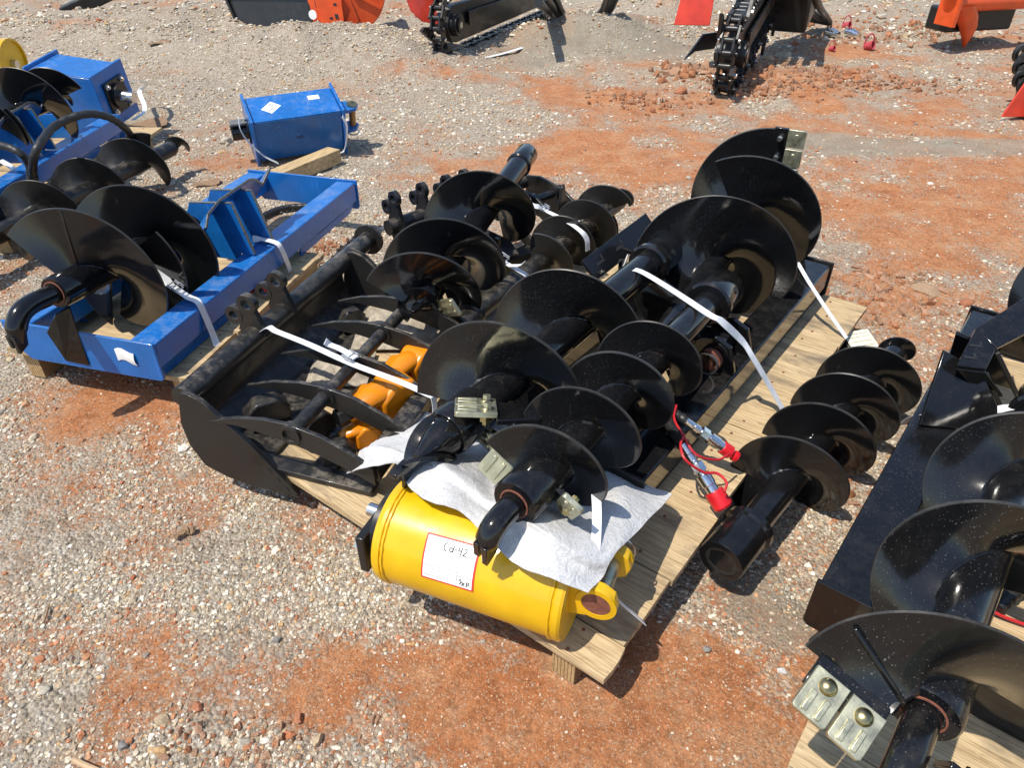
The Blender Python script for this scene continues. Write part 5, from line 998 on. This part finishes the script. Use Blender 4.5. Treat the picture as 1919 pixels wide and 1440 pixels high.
# ------------------------------------------------------------------ chain trenchers at the back of the yard
def trencher(label, nose, d, L, R, tilt, dens, flagc):
    nose = np.asarray(nose, float); d = nrm(V3(d[0], d[1], 0)); e = V3(d[1], -d[0], 0); f = nrm(d*math.cos(tilt)+ZUP*math.sin(tilt)); g = nrm(ZUP*math.cos(tilt)-d*math.sin(tilt))
    T = Thing('chain_trencher', label, 'trencher', nose*V3(1, 1, 0), 'chain trenchers'); Bm = M['black_bit']
    mb = MB(); mb.prism([(-.06, -.14), (.05, -.16), (L, -.13), (L, .13), (.05, .16), (-.06, .14), (-.13, .0)], nose, f, g, e, .09); T.part('boom', mb, Bm, bevel=.006)
    mb = MB(); mb.cyl(nose-e*.11, nose+e*.11, .095, 28); T.part('nose_wheel', mb, Bm); mb = MB(); mb.cyl(nose-e*.125, nose+e*.125, .036, 24); hub = T.part('axle_nut', mb, M['bolt'])
    for sg in (-1, 1): mb = MB(); mb.ring(nose+e*.122*sg, e, .065, .03, .008); T.part('washer', mb, Bm, hub)
    # chain loop: links along a stadium path round the boom
    path = []; n1 = int(L/.085); 
    for i in range(n1): path.append((L-i*.085, -R, 180))
    k = int(math.pi*R/.085)
    for i in range(k+1): q = -math.pi/2-math.pi*i/k; path.append((R*math.cos(q), R*math.sin(q), 180-180*i/k))
    for i in range(n1): path.append((.03+i*.085, R, 0))
    for i, (x, y, an) in enumerate(path):
        c = nose+f*x+g*y; q = math.radians(an); t = f*math.cos(q)+g*math.sin(q); nn = f*math.sin(q)*-1+g*math.cos(q); nn = nrm((f*x+g*y)-f*max(0, x)) if x <= 0 else nrm(g*y)
        mb = MB()
        for sg in (-1, 1): mb.prism([(-.055, -.034), (.055, -.034), (.064, 0), (.055, .034), (-.055, .034), (-.064, 0)], c+e*sg*(.042 if i % 2 else .060), t, nn, e, .015)
        mb.cyl(c+t*.042-e*.045, c+t*.042+e*.045, .024, 12); lk = T.part('chain_link', mb, Bm)
        for sg in (-1, 1): mb = MB(); b = c+t*.042+e*sg*.069; mb.cyl(b, b+e*sg*.014, .016, 10); T.part('link_pin', mb, M['bolt'] if i % 3 == 0 else Bm, lk)
        if i % 3 == 1:
            sg = 1 if i % 2 else -1; mb = MB(); mb.prism([(-.05, 0), (.06, 0), (.085, .07), (.065, .13), (.01, .06)], c+e*sg*.08+nn*.02, t, nn, e, .028); cu = T.part('cutter', mb, Bm, bevel=.002)
            mb = MB(); b = c+e*sg*.095+nn*.04; mb.cyl(b, b+e*sg*.016, .018, 6); T.part('cutter_bolt', mb, M['bolt'], cu)
    mb = MB(); a0 = nose+f*.25+g*.02; mb.bar(a0-e*.0+e*-.075, nose+f*L+e*-.075+g*.02, .02, .12, g); mb.bar(a0+e*.075, nose+f*L+e*.075+g*.02, .02, .12, g); T.part('depth_arm', mb, Bm, bevel=.004)
    return T, f, g, e
n0 = U(843, 45, .30); T, f, g, e = trencher('black chain trencher nosed down on the pale gravel', n0, (.40, .92), 2.6, .25, .0, 1, 0)
q = U(790, 22, .42); mb = MB(); ex, ey = nrm(V3(.85, .5, 0)), nrm(V3(-.25, .1, 1)); mb.prism([(-.13, .35), (.17, .35), (.14, -.12), (-.02, -.08), (-.10, .02)], q, ex, ey, np.cross(ex, ey), .02); cr = T.part('crumber_shoe', mb, M['redorange'], bevel=.004)
for k in (-.05, .05): mb = MB(); mb.prism([(-.012, .33), (.012, .33), (.008, -.04), (-.008, -.04)], q+ex*k-np.cross(ex, ey)*.018, ex, ey, np.cross(ex, ey), .03); T.part('shoe_rib', mb, M['redorange'], cr)
for k in range(3): c = catmull([U(1010+k*12, 5-k*12, .5), U(1040+k*10, 28+k*3, .12), U(1085, 34+k*4, .06), U(1125+k*6, 25, .12), U(1145+k*8, -20, .5)], 10); mb = MB(); mb.sweep(c, .04*(1+.05*np.sin(np.arange(len(c))*1.9)), 12); T.part('hose', mb, M['rubber'], ang=70)
n0 = U(1372, 100, .30); T, f, g, e = trencher('black chain trencher standing steep among the red clods', n0, (.42, .9), 1.8, .26, .16, 1, 0)
q = U(1303, 15, .52); mb = MB(); ex, ey = nrm(V3(1, -.1, 0)), nrm(V3(.05, .25, 1)); mb.prism([(-.16, -.13), (.14, -.13), (.16, .4), (-.08, .4)], q, ex, ey, np.cross(ex, ey), .02); cr = T.part('crumber_shoe', mb, M['redorange'], bevel=.004)
for k in (-.05, .06): mb = MB(); mb.prism([(-.012, .38), (.012, .38), (.008, -.02), (-.008, -.02)], q+ex*k-np.cross(ex, ey)*.018, ex, ey, np.cross(ex, ey), .03); T.part('shoe_rib', mb, M['redorange'], cr)
q = U(1312, 82, .22); mb = MB(); ex, ey = nrm(V3(1, .1, 0)), nrm(V3(.2, .1, 1)); mb.prism([(-.10, -.13), (.0, .08), (.16, .10), (.14, -.04), (-.03, -.06)], q, ex, ey, np.cross(ex, ey), .04); T.part('spoil_blade', mb, M['black_bit'], bevel=.004)
for k in range(4): c = catmull([U(1440+k*28, -30, .7), U(1470+k*22, 12, .35), U(1500+k*16, 30, .15), U(1555, 42, .05)], 8); mb = MB(); mb.sweep(c, .035, 10); T.part('hose', mb, M['rubber'], ang=70)
mb = MB(); mb.obox(U(1480, -5, .45), f, e, g, .9, .5, .35); T.part('drive_head', mb, M['black_bit'], bevel=.03)
for i, (px, py, s, lb) in enumerate([(1588, 47, .72, 'faded red coupler cap with ring beside the trencher hoses'), (1632, 78, .8, 'open faded red cap lying on its side'), (1562, 83, .5, 'small faded red cap on the clods')]):
    c = onground(U(px, py, .05*s)); T = Thing('red_cap', lb, 'cap', c-ZUP*.05*s, 'red caps on the clods'); d = nrm(V3(.6, -.7, .3)); mb = MB(); mb.lathe_open(c-d*.06*s, d, [(0, .001), (0, .042*s), (.012, .050*s), (.11*s, .055*s), (.11*s, .046*s), (.02*s, .042*s), (.02*s, .001)], 20); T.part('cap', mb, M['redfade']); mb = MB(); a_ = np.arange(13)*math.pi/12; mb.sweep([c+V3(-.06*math.cos(x)*s, .02, .02+.11*math.sin(x)*s) for x in a_], .009*s, 8); T.part('tether_ring', mb, M['redfade'])
for i, (px, py) in enumerate([(1566, 52), (1602, 55)]):
    c = onground(U(px, py, .05)); T = Thing('hose_coupler', ['plated hose coupler left of the red cap ring', 'dusty hose coupler right of the red cap ring'][i], 'coupler', c-ZUP*.04, 'couplers on the clods'); d = nrm(V3(.5, -.8, -.1)); mb = MB(); mb.lathe(c-d*.1, d, [(0, .03), (.06, .03), (.06, .045), (.12, .045), (.12, .036), (.16, .036)], 20); T.part('body', mb, M['chrome'])

# ------------------------------------------------------------------ black and orange mixer bucket at the back
B0, B1 = U(455, 62, .03), U(588, 70, .03); xa = nrm(B1-B0); ya = V3(-xa[1], xa[0], 0); T = Thing('mixer_bucket', 'black scoop bucket with orange slotted mixing drum on the gravel', 'bucket', (B0+B1)/2); LL = np.linalg.norm(B1-B0); K = M['black_bit']
P_ = lambda u, v, z: B0+xa*u+ya*v+ZUP*z
mb = MB(); mb.add([P_(0, 0, 0), P_(LL, 0, 0), P_(LL, .02, .0), P_(0, .02, 0), P_(-.22, .10, .45), P_(LL-.08, .10, .48), P_(LL-.08, .13, .48), P_(-.22, .13, .45)], [(3, 2, 1, 0), (4, 5, 6, 7), (0, 1, 5, 4), (2, 3, 7, 6), (1, 2, 6, 5), (3, 0, 4, 7)]); T.part('front_plate', mb, M['black_dusty'], bevel=.004)
mb = MB(); mb.bar(P_(-.05, -.03, .03), P_(LL+.05, -.03, .0), .10, .03); T.part('cutting_edge', mb, M['rawedge'], bevel=.004)
for (u0, lean) in ((-.02, -.22), (LL, -.06)):
    mb = MB(); q = [P_(u0, -.02, -.01), P_(u0, .5, -.01), P_(u0+lean, .6, .6), P_(u0+lean, .06, .5)]; n_ = xa*.03; mb.add(q+[x+n_ for x in q], [(3, 2, 1, 0), (4, 5, 6, 7), (0, 1, 5, 4), (1, 2, 6, 5), (2, 3, 7, 6), (3, 0, 4, 7)]); T.part('side_plate', mb, K, bevel=.004)
mb = MB(); mb.bar(P_(-.26, .06, .47), P_(LL-.1, .06, .50), .12, .05); T.part('top_lip', mb, M['rawedge'], bevel=.006)
c = P_(LL+.04, .02, .22); mb = MB(); mb.cyl(c-ya*.03, c-ya*.04, .045, 24); T.part('round_decal', mb, M['paper'])
oc = P_(LL+.30, .35, .42); mb = MB(); mb.lathe(oc-xa*.05+ya*0, nrm(xa*.5-ya), [(0, .41), (.02, .42), (.04, .41)], 48); dk = T.part('drum_end', mb, M['orange'])
mb = MB(); mb.lathe(oc-nrm(xa*.5-ya)*.6, nrm(xa*.5-ya), [(0, .36), (.58, .36)], 40); T.part('drum', mb, M['orange'])
dn = nrm(xa*.5-ya); du_ = nrm(np.cross(ZUP, dn))
for k in range(8):
    an = k*math.pi/4+.3; r_ = du_*math.cos(an)+ZUP*math.sin(an); mb = MB(); mb.bar(oc-xa*.05+dn*.05+r_*.08, oc-xa*.05+dn*.05+r_*.40, .03, .035, dn); T.part('spoke', mb, M['orange'], dk, bevel=.004)
mb = MB(); q = [P_(LL+.02, .02, .05), P_(LL+.32, .12, .05), P_(LL+.30, .14, .62), P_(LL-.06, .06, .55)]; n_ = nrm(np.cross(q[1]-q[0], q[3]-q[0]))*.012; mb.add([x-n_ for x in q]+[x+n_ for x in q], [(3, 2, 1, 0), (4, 5, 6, 7), (0, 1, 5, 4), (1, 2, 6, 5), (2, 3, 7, 6), (3, 0, 4, 7)]); gp = T.part('grille_plate', mb, M['orange'], bevel=.003)
for r_ in range(3):
    for k in range(4): c = lerp(lerp(q[0], q[1], .25+.18*k), lerp(q[3], q[2], .25+.18*k), .28+.22*r_)+n_*(1.15 if n_[1] < 0 else -1.15); mb = MB(); mb.obox(c, nrm(q[1]-q[0]), nrm(q[3]-q[0]), nrm(n_), .035, .07, .003); T.part('slot', mb, M['ink'], gp)
# ------------------------------------------------------------------ orange ripper at the top right corner
C0 = U(1780, 5, .42); C1 = U(1990, -5, .42); T = Thing('ripper_frame', 'orange ripper frame with a pointed tooth set in the dirt', 'ripper', C0*V3(1, 1, 0)); xa = nrm(C1-C0); ya = V3(-xa[1], xa[0], 0)
mb = MB(); mb.cyl(C0, C1, .085, 28); T.part('cross_tube', mb, M['orange'])
mb = MB(); mb.obox(C0+xa*.02, xa, ya, ZUP, .04, .25, .4); T.part('end_plate', mb, M['orange'], bevel=.004)
tp = U(1806, 86, .0); g = []
for i, (w_, d_) in enumerate([(.13, .10), (.125, .09), (.10, .07), (.06, .04), (.015, .01)]):
    t = i/4; c = lerp(C0+xa*.16-ZUP*.02, tp+ZUP*-.01, t)+xa*.06*math.sin(t*3.1); g.append([c+xa*w_*math.cos(a_)+ya*d_*math.sin(a_) for a_ in np.arange(16)*math.pi/8])
mb = MB(); g = np.array(g); mb.add(g.reshape(-1, 3), [(i*16+j, i*16+(j+1) % 16, (i+1)*16+(j+1) % 16, (i+1)*16+j) for i in range(4) for j in range(16)]+[tuple(range(64, 80))]); T.part('ripper_tooth', mb, M['orange'], ang=60)
mb = MB(); mb.obox(C0+xa*.55+ya*.25-ZUP*.18, xa, ya, ZUP, .8, .3, .22); T.part('cross_member', mb, M['black_bit'], bevel=.02)
mb = MB(); mb.obox(C0+xa*.35+ya*.12-ZUP*.14, xa, ya, ZUP, .35, .04, .12); T.part('web_plate', mb, M['orange'], bevel=.004)
# chain and orange flap at the right border
T = Thing('chain_trencher', 'trencher chain end with an orange flap at the yard edge', 'trencher', U(1915, 230, 0), 'chain trenchers')
for k in range(6):
    c = U(1912+(k % 2)*8, 100+k*12, .36-.035*k); mb = MB(); mb.ring(c, V3(.3, -.9, .1), .06, .03, .03, 16); T.part('chain_link', mb, M['black_bit'])
q = U(1908, 185, .14); mb = MB(); ex, ey = nrm(V3(1, .2, 0)), nrm(V3(.15, .1, 1)); mb.prism([(-.07, -.12), (.3, -.14), (.3, .25), (.02, .2)], q, ex, ey, np.cross(ex, ey), .015); T.part('flap', mb, M['redorange'], bevel=.003)
mb = MB(); mb.obox(U(1945, 190, .1), V3(1, 0, 0), V3(0, 1, 0), ZUP, .22, .25, .3); T.part('gear_case', mb, M['black_bit'], bevel=.02)
# small black attachment at the top left corner
c = U(155, 14, .12); T = Thing('chain_trencher', 'far trencher tip just showing at the top of the yard', 'trencher', c*V3(1, 1, 0), 'chain trenchers'); mb = MB(); mb.bar(c+V3(-.3, .1, -.08), c+V3(.8, .5, .35), .25, .16); T.part('boom', mb, M['black_bit'], bevel=.02)
for k in range(6): q = c+V3(-.28+.16*k, .0+.05*k, -.09+.02*k); mb = MB(); mb.prism([(-.05, 0), (.05, 0), (.0, -.10)], q, V3(1, 0, 0), ZUP, V3(0, 1, 0), .05); T.part('cutter', mb, M['black_bit'])
